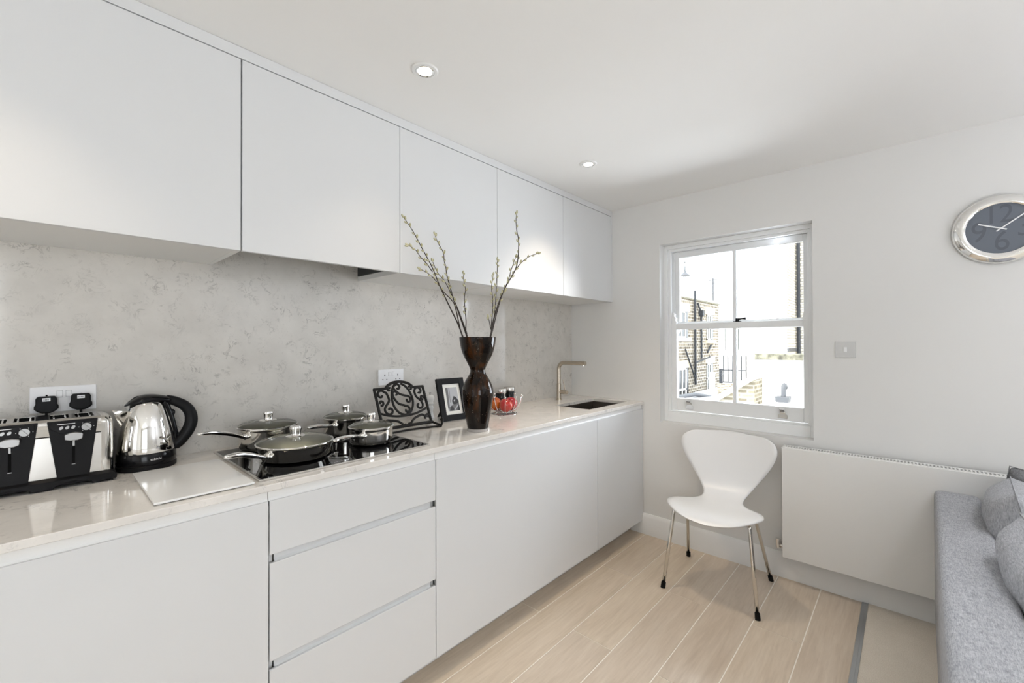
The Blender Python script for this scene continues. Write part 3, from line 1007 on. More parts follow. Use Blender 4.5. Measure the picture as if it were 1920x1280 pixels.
for px in (TXC + 0.0615, TXC - 0.0585):
    # black trapezoid control panel, slightly proud
    pp = obj('control_panel', MB().prism([(px - 0.0525, 1.1105), (px + 0.0505, 1.1105), (px + 0.0325, 0.9465), (px - 0.0325, 0.9465)], yf_ - 0.0065, yf_ + 0.002, 'y'), M['black_plastic'], toaster, bev=0.0012)
    arc = [(px - 0.046, 1.088)] + [(px - 0.044 + 0.088 * k_ / 10, 1.088 - 0.022 * sin(pi * k_ / 10)) for k_ in range(11)] + [(px + 0.044, 1.106), (px - 0.046, 1.106)]
    obj('raised_brow', MB().prism(arc, yf_ - 0.0085, yf_ - 0.006, 'y'), M['black_plastic'], pp, bev=0.0008)
    obj('lever_slot', MB().box(px - 0.003, px + 0.003, yf_ - 0.0068, yf_ - 0.006, 0.984, 1.045), M['socket_gap'], pp)
    obj('slot_end', MB().box(px - 0.0036, px + 0.0036, yf_ - 0.0072, yf_ - 0.006, 0.9835, 0.9855), M['grey_plastic'], pp)
    lv = [(px - 0.0185, 1.069), (px - 0.017, 1.072), (px - 0.008, 1.076), (px + 0.004, 1.0765), (px + 0.016, 1.0735), (px + 0.0185, 1.070), (px + 0.017, 1.058), (px + 0.008, 1.0545), (px - 0.008, 1.0545), (px - 0.018, 1.058)]
    lvo = MB().prism(lv, yf_ - 0.024, yf_ - 0.010, 'y')
    lvo.box(px - 0.0026, px + 0.0026, yf_ - 0.011, yf_ - 0.0066, 1.036, 1.056)
    obj('lever', lvo, M['grey_plastic'], pp, bev=0.0015)
    for k_ in range(3):
        qx = px - 0.025 + k_ * 0.012
        qz = 1.0905
        obj('button', MB().prism([(qx + 0.0042 * cos(a) , qz + 0.0046 * sin(a) + 0.0016 * cos(a)) for a in [2 * pi * j / 14 for j in range(14)]], yf_ - 0.0105, yf_ - 0.008, 'y'), M['grey_plastic'], pp)
    dl = MB().cyl((px + 0.026, yf_ - 0.0065, 1.089), (px + 0.026, yf_ - 0.014, 1.089), 0.0105, 22)
    dl.prism([(px + 0.0185, 1.0955), (px + 0.021, 1.0975), (px + 0.0335, 1.0825), (px + 0.031, 1.0805)], yf_ - 0.019, yf_ - 0.013, 'y')
    obj('dial', dl, M['grey_plastic'], pp, bev=0.0008)
    mk = MB()
    for k_ in range(6):
        a = radians(-60 + k_ * 60)
        mk.box(px + 0.026 + 0.0155 * cos(a) - 0.0008, px + 0.026 + 0.0155 * cos(a) + 0.0008, yf_ - 0.0088, yf_ - 0.0085, 1.089 + 0.0125 * sin(a) - 0.0008, 1.089 + 0.0125 * sin(a) + 0.0008)
    mk.box(px - 0.033, px + 0.003, yf_ - 0.0088, yf_ - 0.0085, 1.1005, 1.1020)
    obj('panel_marks', mk, M['white_plastic'], pp)

# ------------------------------------------------------------------ kettle
KX, KY = -2.621, -0.100
kettle = thing('kettle', (KX, KY, 0.92), 'polished steel kettle with black lid, handle and base', 'kettle')
obj('power_base', MB().lathe([(0, 0.92), (0.077, 0.92), (0.079, 0.922), (0.079, 0.934), (0.076, 0.937), (0, 0.937)], (KX, KY, 0), 40), M['black_plastic'], kettle, smooth=True)
obj('lower_band', MB().lathe([(0, 0.937), (0.0775, 0.938), (0.0785, 0.941), (0.0775, 0.972), (0.0755, 0.975), (0, 0.975)], (KX, KY, 0), 40), M['black_gloss'], kettle, smooth=True)
obj('steel_body', MB().lathe([(0.0745, 0.974), (0.0755, 0.98), (0.0745, 1.00), (0.071, 1.03), (0.0655, 1.06), (0.058, 1.09), (0.0495, 1.115), (0.043, 1.130), (0.036, 1.140), (0.0, 1.142)], (KX, KY, 0), 48), M['chrome'], kettle, smooth='all')
hd = Vector((cos(radians(2)), sin(radians(2)), 0))   # handle direction
sd = Vector((-hd.y, hd.x, 0))


def kp(u, s_, z):
    q = Vector((KX, KY, 0)) + hd * u + sd * s_
    return (q.x, q.y, z)


# spout: V-shaped pouring lip on the far side from the handle
spv = [kp(-0.050, 0.030, 1.112), kp(-0.050, -0.030, 1.112), kp(-0.062, 0.0, 1.055), kp(-0.083, 0.012, 1.121), kp(-0.083, -0.012, 1.121), kp(-0.088, 0.0, 1.117), kp(-0.03, 0.028, 1.118), kp(-0.03, -0.028, 1.118), kp(-0.04, 0, 1.05)]
spm = MB()
spm.add([kp(-0.052, 0.027, 1.112), kp(-0.052, -0.027, 1.112), kp(-0.086, 0.006, 1.117), kp(-0.086, -0.006, 1.117), kp(-0.0655, 0.0, 1.058), kp(-0.060, 0.012, 1.075), kp(-0.060, -0.012, 1.075),
         kp(-0.030, 0.02, 1.108), kp(-0.030, -0.02, 1.108)],
        [(0, 2, 5), (2, 4, 5), (2, 3, 4), (1, 6, 3), (3, 6, 4), (0, 5, 7), (1, 8, 6), (0, 7, 8, 1), (0, 1, 3, 2)])
obj('spout', spm, M['chrome'], kettle)
# lid: black beak sweeping from the spout side up into the handle
lidm = MB()
secs = [(-0.058, 0.006, 1.126, 0.002), (-0.050, 0.022, 1.131, 0.006), (-0.035, 0.035, 1.138, 0.014), (-0.015, 0.041, 1.143, 0.019), (0.008, 0.040, 1.144, 0.019), (0.030, 0.032, 1.142, 0.017), (0.050, 0.024, 1.139, 0.014), (0.066, 0.019, 1.134, 0.012)]
vs, fs = [], []
n = 14
for u, wd, zc, hh in secs:
    for k_ in range(n):
        a = 2 * pi * k_ / n
        zz = zc + (hh if sin(a) > 0 else hh * 0.55) * sin(a)
        vs.append(kp(u, wd * cos(a), zz))
for i in range(len(secs) - 1):
    for k_ in range(n):
        l_ = (k_ + 1) % n
        fs.append((i * n + k_, i * n + l_, (i + 1) * n + l_, (i + 1) * n + k_))
fs.append(tuple(range(n)))
fs.append(tuple((len(secs) - 1) * n + k_ for k_ in range(n))[::-1])
lidm.add(vs, fs)
kl = obj('lid', lidm, M['black_gloss'], kettle, smooth='all', sub=1)
obj('lid_catch', MB().tube([kp(-0.047, 0.0, 1.138), kp(-0.030, 0.0, 1.152), kp(-0.022, 0, 1.157)], [0.004, 0.007, 0.003], 10, flat=0.5), M['black_plastic'], kl, smooth=True)
hp = crom([kp(0.050, 0, 1.140), kp(0.075, 0, 1.131), kp(0.103, 0, 1.112), kp(0.119, 0, 1.086), kp(0.122, 0, 1.056), kp(0.113, 0, 1.026), kp(0.094, 0, 0.998), kp(0.074, 0, 0.978), kp(0.070, 0, 0.972)], 5)
rad = [lerp([0, 0.2, 0.5, 0.8, 1], [0.0145, 0.0165, 0.0195, 0.0195, 0.015], i / (len(hp) - 1)) for i in range(len(hp))]
obj('handle', MB().tube(hp, rad, 14, flat=1.0, upv=(0, 1, 0)), M['black_plastic'], kettle, smooth='all')
spine = crom([kp(0.046, 0, 1.135), kp(0.057, 0, 1.10), kp(0.067, 0, 1.06), kp(0.074, 0, 1.02), kp(0.0765, 0, 0.985), kp(0.0755, 0, 0.972)], 5)
sm = obj('handle_spine', MB().tube(spine, 0.0105, 12, upv=(0, 1, 0)), M['black_gloss'], kettle, smooth='all')
for u, z in ((0.068, 1.093), (0.083, 1.012)):
    obj('switch', MB().ball(kp(u, 0, z), 0.0085, 12, 8, (1, 1, 1.3)), M['black_gloss'], sm, smooth='all')
# lettering wrapped round the lower band
vs, fs = text_mesh('sabichi', 0.0105, 1.05)
ang0 = math.atan2(-1.875 + 0.0, -0.23) + 0.30
R = 0.0783
tv = []
for x, y, z in vs:
    a = ang0 + x / R
    tv.append((KX + (R + 0.0004) * cos(a), KY + (R + 0.0004) * sin(a), 0.9565 + y))
obj('lettering', MB().add(tv, fs), M['white_plastic'], kettle, label='white lettering on the black band')

# ------------------------------------------------------------------ cookbook stand: cast iron scrolls on a leaning plane
stand = thing('cookbook_stand', (-1.672, -0.21, 0.92), 'black cast iron cookbook stand of scrolls leaning beside the hob', 'cookbook stand')
SA = math.atan2(0.075, 0.172)
SB = Vector((-1.672, -0.212, 0.940))
SU = Vector((0, sin(SA), cos(SA)))


def sp3(u, v_, off=0.0):
    return SB + Vector((u, 0, 0)) + SU * v_ + Vector((0, -cos(SA), sin(SA))) * off


def bar(mb, pts, r=0.0042, flat=0.8, n=6, smoothit=True):
    P = crom([(a, b2, 0) for a, b2 in pts], n) if smoothit else [Vector((a, b2, 0)) for a, b2 in pts]
    mb.tube([sp3(q.x, q.y) for q in P], r, 8, upv=(0, -cos(SA), sin(SA)), flat=flat)


fr_ = MB()
bar(fr_, [(-0.135, 0.0), (-0.137, 0.192)], 0.0074, smoothit=False)
bar(fr_, [(0.134, -0.004), (0.135, 0.187)], 0.0074, smoothit=False)
bar(fr_, [(-0.140, 0.190), (-0.078, 0.190)], 0.0066, smoothit=False)
bar(fr_, [(0.139, 0.186), (0.076, 0.186)], 0.0066, smoothit=False)
bar(fr_, [(-0.078, 0.190), (-0.062, 0.204), (-0.035, 0.216), (0.0, 0.220), (0.035, 0.215), (0.060, 0.203), (0.076, 0.186)], 0.0072)
bar(fr_, [(-0.135, 0.074), (-0.10, 0.060), (-0.05, 0.049), (0.0, 0.047), (0.05, 0.050), (0.10, 0.062), (0.135, 0.076)], 0.0056)
bar(fr_, [(-0.14, -0.002), (0.14, -0.002)], 0.0074, smoothit=False)
obj('border', fr_, M['iron'], stand, smooth=True)


def spiral(c, r0, a0, turns, sg=1, n=9):
    out = []
    for k_ in range(n + 1):
        t = k_ / n
        r = r0 * (1 - 0.78 * t)
        a = a0 + sg * turns * 2 * pi * t
        out.append((c[0] + r * cos(a), c[1] + r * sin(a)))
    return out


def scroll(pts_mid, c1, r1, a1, s1, c2, r2, a2, s2, turns=0.85):
    """S or C shaped bar: spiral, middle points, spiral"""
    A = spiral(c1, r1, a1, turns, s1)[::-1]
    B = spiral(c2, r2, a2, turns, s2)
    return A + pts_mid + B


sc_ = [
    # oval in the middle
    [(0.0, 0.050), (-0.030, 0.062), (-0.050, 0.090), (-0.056, 0.125), (-0.050, 0.165), (-0.034, 0.195), (-0.010, 0.210)],
    [(0.0, 0.050), (0.030, 0.062), (0.050, 0.090), (0.058, 0.125), (0.050, 0.165), (0.034, 0.193), (0.010, 0.210)],
    # two S scrolls inside the oval
    scroll([(-0.036, 0.190), (-0.012, 0.160), (0.020, 0.146)], (-0.012, 0.192), 0.020, pi * 0.9, -1, (0.030, 0.124), 0.021, pi * 0.55, -1),
    scroll([(-0.044, 0.140), (-0.026, 0.110), (0.004, 0.098)], (-0.030, 0.160), 0.017, pi * 1.1, -1, (0.012, 0.074), 0.022, pi * 0.6, -1),
    # left side S scroll
    scroll([(-0.078, 0.165), (-0.072, 0.130), (-0.094, 0.105), (-0.104, 0.090)], (-0.108, 0.160), 0.025, pi * 0.15, 1, (-0.080, 0.082), 0.024, pi * 1.05, 1),
    spiral((-0.116, 0.122), 0.014, -pi * 0.6, 0.9, 1),
    # right side S scroll
    scroll([(0.078, 0.160), (0.082, 0.136), (0.104, 0.112)], (0.103, 0.162), 0.024, pi * 0.95, -1, (0.088, 0.090), 0.024, pi * 0.25, -1),
    spiral((0.118, 0.128), 0.013, pi * 1.5, 0.9, -1),
    # small leaf curls under the arch
    spiral((-0.060, 0.184), 0.010, pi * 0.2, 0.8, 1), spiral((0.060, 0.182), 0.010, pi * 0.8, 0.8, -1),
    # lower pair of opposed scrolls
    scroll([(-0.090, 0.034), (-0.050, 0.024), (-0.022, 0.002)], (-0.104, 0.018), 0.018, pi * 0.5, 1, (-0.012, 0.004), 0.004, pi, 1, 0.3),
    scroll([(0.076, 0.038), (0.040, 0.026), (0.012, 0.002)], (0.096, 0.020), 0.021, pi * 0.6, -1, (0.006, 0.004), 0.004, 0, 1, 0.3),
    spiral((0.122, 0.030), 0.011, pi * 1.2, 0.9, -1),
]
for q in sc_:
    b_ = MB()
    bar(b_, q, 0.0060, n=4)
    obj('scroll', b_, M['iron'], stand, smooth=True)
# ledge and feet
lg = MB()
lg.tube([(-1.815, -0.216, 0.936), (-1.528, -0.216, 0.936)], 0.0055, 8)
lg.tube(crom([(-1.83, -0.275, 0.927), (-1.78, -0.262, 0.9265), (-1.70, -0.258, 0.9265), (-1.60, -0.272, 0.9265), (-1.54, -0.292, 0.9265)], 6), 0.0058, 8, flat=0.8)
lg.tube(crom([(-1.535, -0.214, 0.936), (-1.528, -0.245, 0.930), (-1.538, -0.292, 0.927)], 5), 0.006, 8)
lg.tube(crom([(-1.815, -0.214, 0.936), (-1.822, -0.245, 0.930), (-1.828, -0.276, 0.927)], 5), 0.006, 8)
lg.tube(crom([(-1.538, -0.290, 0.927), (-1.533, -0.296, 0.945), (-1.530, -0.290, 0.962), (-1.528, -0.280, 0.958), (-1.530, -0.281, 0.950)], 5), 0.0055, 8)
obj('ledge', lg, M['iron'], stand, smooth=True)
for qx in (-1.812, -1.533):
    hl = MB().tube(crom([(qx, -0.214, 0.934), (qx, -0.19, 0.928), (qx, -0.15, 0.9255)], 4), 0.0055, 8)
    obj('heel', hl, M['iron'], stand, smooth=True)

# ------------------------------------------------------------------ pepper mill
pmx, pmy = -1.43, -0.057
mill = thing('pepper_mill', (pmx, pmy, 0.92), 'white turned pepper mill behind the photo frame', 'pepper mill')
obj('mill_body', MB().lathe([(0, 0.92), (0.024, 0.92), (0.025, 0.926), (0.023, 0.932), (0.0185, 0.944), (0.016, 0.96), (0.0175, 0.972), (0.020, 0.98), (0.0175, 0.988), (0.0145, 0.994), (0.0205, 1.001), (0.0215, 1.004), (0, 1.005)], (pmx, pmy, 0), 28), M['ceramic'], mill, smooth=True, ang=50)
obj('mill_head', MB().lathe([(0, 1.005), (0.019, 1.005), (0.0165, 1.010), (0.020, 1.018), (0.0235, 1.027), (0.0235, 1.036), (0.020, 1.046), (0.012, 1.050), (0, 1.051)], (pmx, pmy, 0), 28), M['ceramic'], mill, smooth=True, ang=50)
obj('top_nut', MB().lathe([(0, 1.050), (0.003, 1.051), (0.003, 1.057), (0.0065, 1.060), (0.0065, 1.063), (0, 1.065)], (pmx, pmy, 0), 14), M['brushed'], mill, smooth=True)

# ------------------------------------------------------------------ photo frame
pf = thing('photo_frame', (-1.375, -0.2, 0.92), 'black photo frame with white mount and monochrome picture', 'photo frame')
FA = math.atan2(0.060, 0.212)
FB = Vector((-1.462, -0.196, 0.9215))
FH = Vector((0.168, -0.014, 0)).normalized()
FUp = Vector((FH.y * -sin(FA), FH.x * sin(FA), cos(FA)))
FNn = FH.cross(FUp)


def fp(u, v_, off=0.0):
    return FB + FH * u + FUp * v_ + FNn * off


def fquad(mb, u0, u1, v0, v1, o0, o1):
    vs = [fp(u, v_, o) for o in (o0, o1) for v_ in (v0, v1) for u in (u0, u1)]
    mb.add(vs, [(0, 2, 3, 1), (4, 5, 7, 6), (0, 1, 5, 4), (2, 6, 7, 3), (0, 4, 6, 2), (1, 3, 7, 5)])
    return mb


FW_, FHt = 0.172, 0.226
fm = MB()
bw = 0.031
fquad(fm, 0, bw, 0, FHt, 0, 0.016); fquad(fm, FW_ - bw, FW_, 0, FHt, 0, 0.016)
fquad(fm, bw, FW_ - bw, 0, bw, 0, 0.016); fquad(fm, bw, FW_ - bw, FHt - bw, FHt, 0, 0.016)
obj('frame', fm, M['frame_black'], pf, bev=0.001)
obj('mount', fquad(MB(), bw, FW_ - bw, bw, FHt - bw, 0.004, 0.009), M['paper'], pf)
pic = MB()
u0, u1, v0, v1 = 0.049, FW_ - 0.049, 0.050, FHt - 0.050


def ppoly(pts, o):
    n = len(pic.v)
    pic.add([fp(u0 + (u1 - u0) * a, v0 + (v1 - v0) * b2, o) for a, b2 in pts], [tuple(range(len(pts)))])


ppoly([(0, 0), (1, 0), (1, 1), (0, 1)], 0.0094)
pic.cur = 1
ppoly([(0, 0.12), (0.14, 0.1), (0.22, 1), (0, 1)], 0.0096)
ppoly([(0.26, 0.35), (0.30, 0.35), (0.34, 1), (0.29, 1)], 0.0096)
ppoly([(0.12, 0.15), (0.55, 0.3), (0.75, 0.5), (1, 0.42), (1, 0), (0.1, 0)], 0.0096)
pic.cur = 2
ppoly([(0.42, 0.42), (0.62, 0.62), (0.82, 0.56), (0.98, 0.40), (0.92, 0.30), (0.60, 0.26), (0.46, 0.30)], 0.0098)
ppoly([(0.15, 0.05), (0.30, 0.22), (0.40, 0.20), (0.50, 0.10), (0.50, 0.0), (0.15, 0.0)], 0.0098)
ppoly([(0.78, 0.05), (0.96, 0.26), (1.0, 0.2), (1.0, 0.0), (0.80, 0.0)], 0.0098)
pic.cur = 0
ppoly([(0.50, 0.05), (0.90, 0.26), (0.92, 0.21), (0.56, 0.02)], 0.0100)
ppoly([(0.55, 0.42), (0.66, 0.48), (0.70, 0.44), (0.60, 0.38)], 0.0100)
obj('picture', pic, [M['print_light'], M['print_mid'], M['print_dark']], pf, label='grey monochrome print')
es = MB()
fquad(es, FW_ / 2 - 0.02, FW_ / 2 + 0.02, 0.03, 0.16, -0.003, 0)
a_, b2_ = fp(FW_ / 2, 0.15, -0.002), fp(FW_ / 2, 0.0, 0) + Vector((0.004, 0.145, 0))
es.tube([a_, (b2_.x, b2_.y, 0.9235)], [0.012, 0.010], 8, flat=0.25)
obj('easel_back', es, M['frame_black'], pf)

# ------------------------------------------------------------------ vase with willow stems
VX, VY = -1.474, -0.486
vase = thing('vase', (VX, VY, 0.92), 'tall dark brown hourglass shaped glass vase near the worktop edge', 'vase')
vo = [(0.047, 0.934), (0.0495, 0.938), (0.056, 0.975), (0.064, 1.02), (0.0705, 1.06), (0.0735, 1.092), (0.0715, 1.118), (0.063, 1.145), (0.049, 1.170), (0.039, 1.187), (0.0355, 1.201), (0.038, 1.215), (0.048, 1.236),
      (0.064, 1.266), (0.0755, 1.295), (0.082, 1.322), (0.0855, 1.345), (0.0868, 1.357), (0.0850, 1.3585), (0.0833, 1.357), (0.078, 1.322), (0.060, 1.268), (0.044, 1.237), (0.033, 1.213), (0.030, 1.200), (0.033, 1.187), (0.044, 1.168), (0.056, 1.14), (0.066, 1.10), (0.060, 1.02), (0.048, 0.96), (0.0, 0.955)]
vp = [(v.x, v.y) for v in crom([(a, b2, 0) for a, b2 in vo[:18]], 3)] + vo[18:]
obj('vessel', MB().lathe([(0, 0.934)] + vp, (VX, VY, 0), 56), M['vase'], vase, smooth='all')
obj('glass_foot', MB().lathe([(0, 0.92), (0.048, 0.92), (0.0495, 0.9225), (0.0495, 0.9325), (0.0475, 0.934), (0, 0.934)], (VX, VY, 0), 48), M['foot_glass'], vase, smooth=True, label='clear glass foot')

STEMS = {
    'L1': [(-1.529, -0.443, 1.362), (-1.559, -0.442, 1.424), (-1.599, -0.435, 1.495), (-1.651, -0.428, 1.588), (-1.692, -0.425, 1.669), (-1.74, -0.416, 1.748), (-1.78, -0.407, 1.815), (-1.815, -0.396, 1.864)],
    'L2': [(-1.691, -0.428, 1.646), (-1.724, -0.430, 1.678), (-1.754, -0.426, 1.704), (-1.776, -0.422, 1.731), (-1.8, -0.411, 1.746)],
    'L3': [(-1.537, -0.449, 1.362), (-1.594, -0.468, 1.493), (-1.617, -0.465, 1.527), (-1.651, -0.452, 1.561), (-1.683, -0.445, 1.603), (-1.711, -0.434, 1.631), (-1.743, -0.416, 1.652)],
    'L4': [(-1.497, -0.438, 1.362), (-1.503, -0.438, 1.383), (-1.541, -0.429, 1.478), (-1.568, -0.421, 1.54), (-1.586, -0.419, 1.596), (-1.601, -0.417, 1.641), (-1.61, -0.42, 1.681), (-1.618, -0.419, 1.706), (-1.627, -0.422, 1.745), (-1.648, -0.412, 1.784), (-1.661, -0.409, 1.815)],
    'L6': [(-1.492, -0.429, 1.362), (-1.54, -0.432, 1.462), (-1.578, -0.433, 1.538), (-1.619, -0.428, 1.607), (-1.655, -0.416, 1.65), (-1.678, -0.414, 1.693)],
    'L5': [(-1.485, -0.421, 1.363), (-1.487, -0.419, 1.438), (-1.491, -0.416, 1.497), (-1.493, -0.414, 1.546), (-1.489, -0.418, 1.589), (-1.494, -0.412, 1.627), (-1.496, -0.411, 1.659)],
    'R1': [(-1.444, -0.541, 1.361), (-1.433, -0.552, 1.44), (-1.413, -0.57, 1.525), (-1.392, -0.59, 1.593), (-1.366, -0.613, 1.652), (-1.353, -0.626, 1.694), (-1.347, -0.631, 1.753), (-1.347, -0.632, 1.816), (-1.352, -0.626, 1.858), (-1.355, -0.624, 1.906), (-1.353, -0.626, 1.935)],
    'R2': [(-1.355, -0.624, 1.678), (-1.335, -0.642, 1.71), (-1.31, -0.666, 1.737), (-1.282, -0.691, 1.751)],
    'R3': [(-1.414, -0.514, 1.362), (-1.396, -0.531, 1.459), (-1.377, -0.549, 1.55), (-1.353, -0.571, 1.631), (-1.341, -0.582, 1.685), (-1.327, -0.595, 1.739)],
    'R4': [(-1.405, -0.502, 1.362), (-1.394, -0.513, 1.438), (-1.388, -0.518, 1.503), (-1.384, -0.522, 1.6), (-1.381, -0.525, 1.676), (-1.38, -0.525, 1.725)],
    'R5': [(-1.455, -0.552, 1.361), (-1.451, -0.555, 1.413), (-1.447, -0.559, 1.486), (-1.447, -0.559, 1.539), (-1.45, -0.556, 1.591), (-1.445, -0.561, 1.641)],
    'R6': [(-1.449, -0.55, 1.361), (-1.451, -0.548, 1.403), (-1.457, -0.543, 1.445)],
}
SL = {'L1': 'forked willow stem leaning furthest left, its tip highest of the left group', 'L3': 'low willow stem at the left ending in a drooping tip below the cupboard',
      'L4': 'wavy willow stem with the second highest tip of the left group', 'L6': 'short willow twig hidden in the middle of the left leaning stems',
      'L5': 'short upright willow stem nearest the vase middle, in the left group', 'R1': 'tallest willow stem on the right, with a side shoot reaching right',
      'R3': 'short willow stem running beside the tallest right hand stem', 'R4': 'straight upright willow stem, taller of the two near the vase middle right',
      'R5': 'thin upright willow stem, shorter one just left of the straight right stem', 'R6': 'tiny willow twig just above the right rim of the vase'}
cat_mesh = None


def stem_tube(mb, pts, r0, r1):
    P = crom(pts, 4)
    n = len(P)
    mb.tube(P, [r0 + (r1 - r0) * i / (n - 1) for i in range(n)], 7)
    return P


for key, lab in SL.items():
    pts = STEMS[key]
    start = Vector((VX, VY, 1.205)) + (Vector(pts[0]) - Vector((VX, VY, pts[0][2]))) * 0.16
    t = thing('willow_stem', pts[0], lab, 'willow stem', 'willow stems in the vase')
    mb = MB()
    big = key in ('L1', 'R1', 'L4')
    P = stem_tube(mb, [start] + pts, 0.0040 if big else 0.0030, 0.0014)
    paths = [P[8:]]
    if key == 'L1':
        paths.append(stem_tube(mb, STEMS['L2'], 0.0022, 0.0013))
    if key == 'R1':
        paths.append(stem_tube(mb, STEMS['R2'], 0.0022, 0.0013))
    obj('twig', mb, M['bark'], t, smooth='all')
    for P in paths:
        L_ = 0.0
        nxt = 0.12 if key in ('L1', 'R1', 'L3', 'L4') and P is paths[0] else 0.03
        sg = 1
        items = []
        for i in range(1, len(P)):
            L_ += (P[i] - P[i - 1]).length
            if L_ > nxt:
                nxt = L_ + random.uniform(0.011, 0.024)
                dirv = (P[i] - P[i - 1]).normalized()
                side = dirv.cross(Vector((0.683, 0.731, 0))).normalized() * sg + Vector((random.uniform(-0.5, 0.5), random.uniform(-0.5, 0.5), 0))
                side.normalize()
                sg = -sg
                items.append((P[i], (dirv + side * 0.55).normalized(), random.uniform(0.8, 1.15)))
        items.append((P[-1], (P[-1] - P[-2]).normalized(), 1.1))
        for q, dv, s_ in items:
            if cat_mesh is None:
                cm = MB().lathe([(0, 0), (0.0026, 0.002), (0.0044, 0.006), (0.0042, 0.011), (0.0025, 0.0155), (0, 0.0175)], seg=8)
                proto = obj('catkin', cm, M['catkin'], None, smooth='all')
                cat_mesh = proto.data
                o = proto
            else:
                o = bpy.data.objects.new('catkin', cat_mesh)
                C.objects.link(o)
            o.parent = t
            o.location = q - Vector(pts[0]) + dv * 0.001
            o.rotation_euler = dv.to_track_quat('Z', 'Y').to_euler()
            o.scale = (s_, s_, s_)

# ------------------------------------------------------------------ fruit bowl, apples, jars
BXc, BYc = -1.045, -0.255
bowl = thing('fruit_bowl', (BXc, BYc, 0.92), 'chrome wire fruit bowl with ball tipped prongs beside the vase', 'fruit bowl')


def circ(cx, cy, r, z, n=36):
    return [(cx + r * cos(2 * pi * i / n), cy + r * sin(2 * pi * i / n), z) for i in range(n)]


rb_ = MB()
rb_.tube(circ(BXc, BYc, 0.070, 0.9225), 0.0024, 8, closed=True)
rb_.tube(circ(BXc, BYc, 0.046, 0.936), 0.0022, 8, closed=True)
rb_.tube(circ(BXc, BYc, 0.028, 0.937), 0.0020, 8, closed=True)
for k_ in range(5):
    a = 2 * pi * k_ / 5 + 0.3
    rb_.tube([(BXc + 0.070 * cos(a), BYc + 0.070 * sin(a), 0.9225), (BXc + 0.046 * cos(a), BYc + 0.046 * sin(a), 0.936)], 0.002, 6)
obj('base_ring', rb_, M['chrome'], bowl, smooth=True)
for k_ in range(10):
    a = 2 * pi * k_ / 10 + 0.15
    prof = [(0.028, 0.937), (0.048, 0.938), (0.070, 0.950), (0.086, 0.972), (0.097, 1.0), (0.102, 1.028)]
    P = crom([(BXc + r * cos(a), BYc + r * sin(a), z) for r, z in prof], 4)
    pw = obj('prong', MB().tube(P, 0.0018, 6), M['chrome'], bowl, smooth=True)
    obj('ball_tip', MB().ball(P[-1], 0.0052, 10, 7), M['chrome'], pw, smooth='all')


def apple(label, c, r, mt, tilt):
    prof = [(0, -0.80), (0.18, -0.86), (0.42, -0.84), (0.72, -0.62), (0.94, -0.22), (1.0, 0.12), (0.93, 0.50), (0.70, 0.78), (0.42, 0.88), (0.20, 0.82), (0.06, 0.66), (0, 0.62)]
    pr = [(v.x, v.y) for v in crom([(a, b2, 0) for a, b2 in prof], 3)]
    t = thing('apple', c, label, 'apple', 'apples in the wire bowl')
    mb = MB().lathe([(max(0, a) * r, b2 * r) for a, b2 in pr], (0, 0, 0), 28)
    mt_ = Matrix.Translation(c) @ Matrix.Rotation(tilt[0], 4, 'X') @ Matrix.Rotation(tilt[1], 4, 'Y')
    obj('skin', mb.xf(mt_), mt, t, smooth='all')
    st = MB().tube([(0, 0, 0.6 * r), (0.03 * r, 0, 0.9 * r), (0.1 * r, 0, 1.15 * r)], [0.0016, 0.0014, 0.002], 6).xf(mt_)
    obj('stalk', st, M['bark'], t, smooth=True)


apple('shiny red apple at the front of the wire bowl', (-1.068, -0.283, 0.9745), 0.0395, M['apple_red'], (0.5, 0.2))
apple('crimson apple at the right of the wire bowl', (-1.002, -0.262, 0.9755), 0.0385, M['apple_crimson'], (-0.3, 0.5))
apple('orange red apple at the left of the wire bowl, half behind the vase', (-1.075, -0.205, 0.9755), 0.0385, M['apple_orange'], (0.2, -0.6))


def jar(label, cx, cy):
    t = thing('storage_jar', (cx, cy, 0.92), label, 'jar', 'dark jars behind the fruit bowl')
    obj('jar_body', MB().lathe([(0, 0.92), (0.031, 0.92), (0.0335, 0.923), (0.0335, 1.022), (0.031, 1.026), (0, 1.026)], (cx, cy, 0), 32), M['pepper'], t, smooth=True)
    obj('jar_lid', MB().lathe([(0, 1.0245), (0.0345, 1.0245), (0.035, 1.026), (0.035, 1.048), (0.0335, 1.050), (0, 1.050)], (cx, cy, 0), 32), M['brushed'], t, smooth=True, label='steel lid')


jar('black jar with steel lid behind the apples, nearer the vase', -0.938, -0.118)
jar('black jar with steel lid behind the apples, further from the vase', -0.826, -0.085)

# ------------------------------------------------------------------ chair
fwd = Vector((-0.9977, -0.068, 0))
lft = Vector((-fwd.y, fwd.x, 0))   # left-hand side seen from behind the chair
CC = Vector((-0.335, -1.199, 0))
chair = thing('chair', CC, 'white moulded shell chair on four chrome legs below the window', 'chair')


def ch(f_, s_, z):
    q = CC + fwd * f_ + lft * s_
    return Vector((q.x, q.y, z))


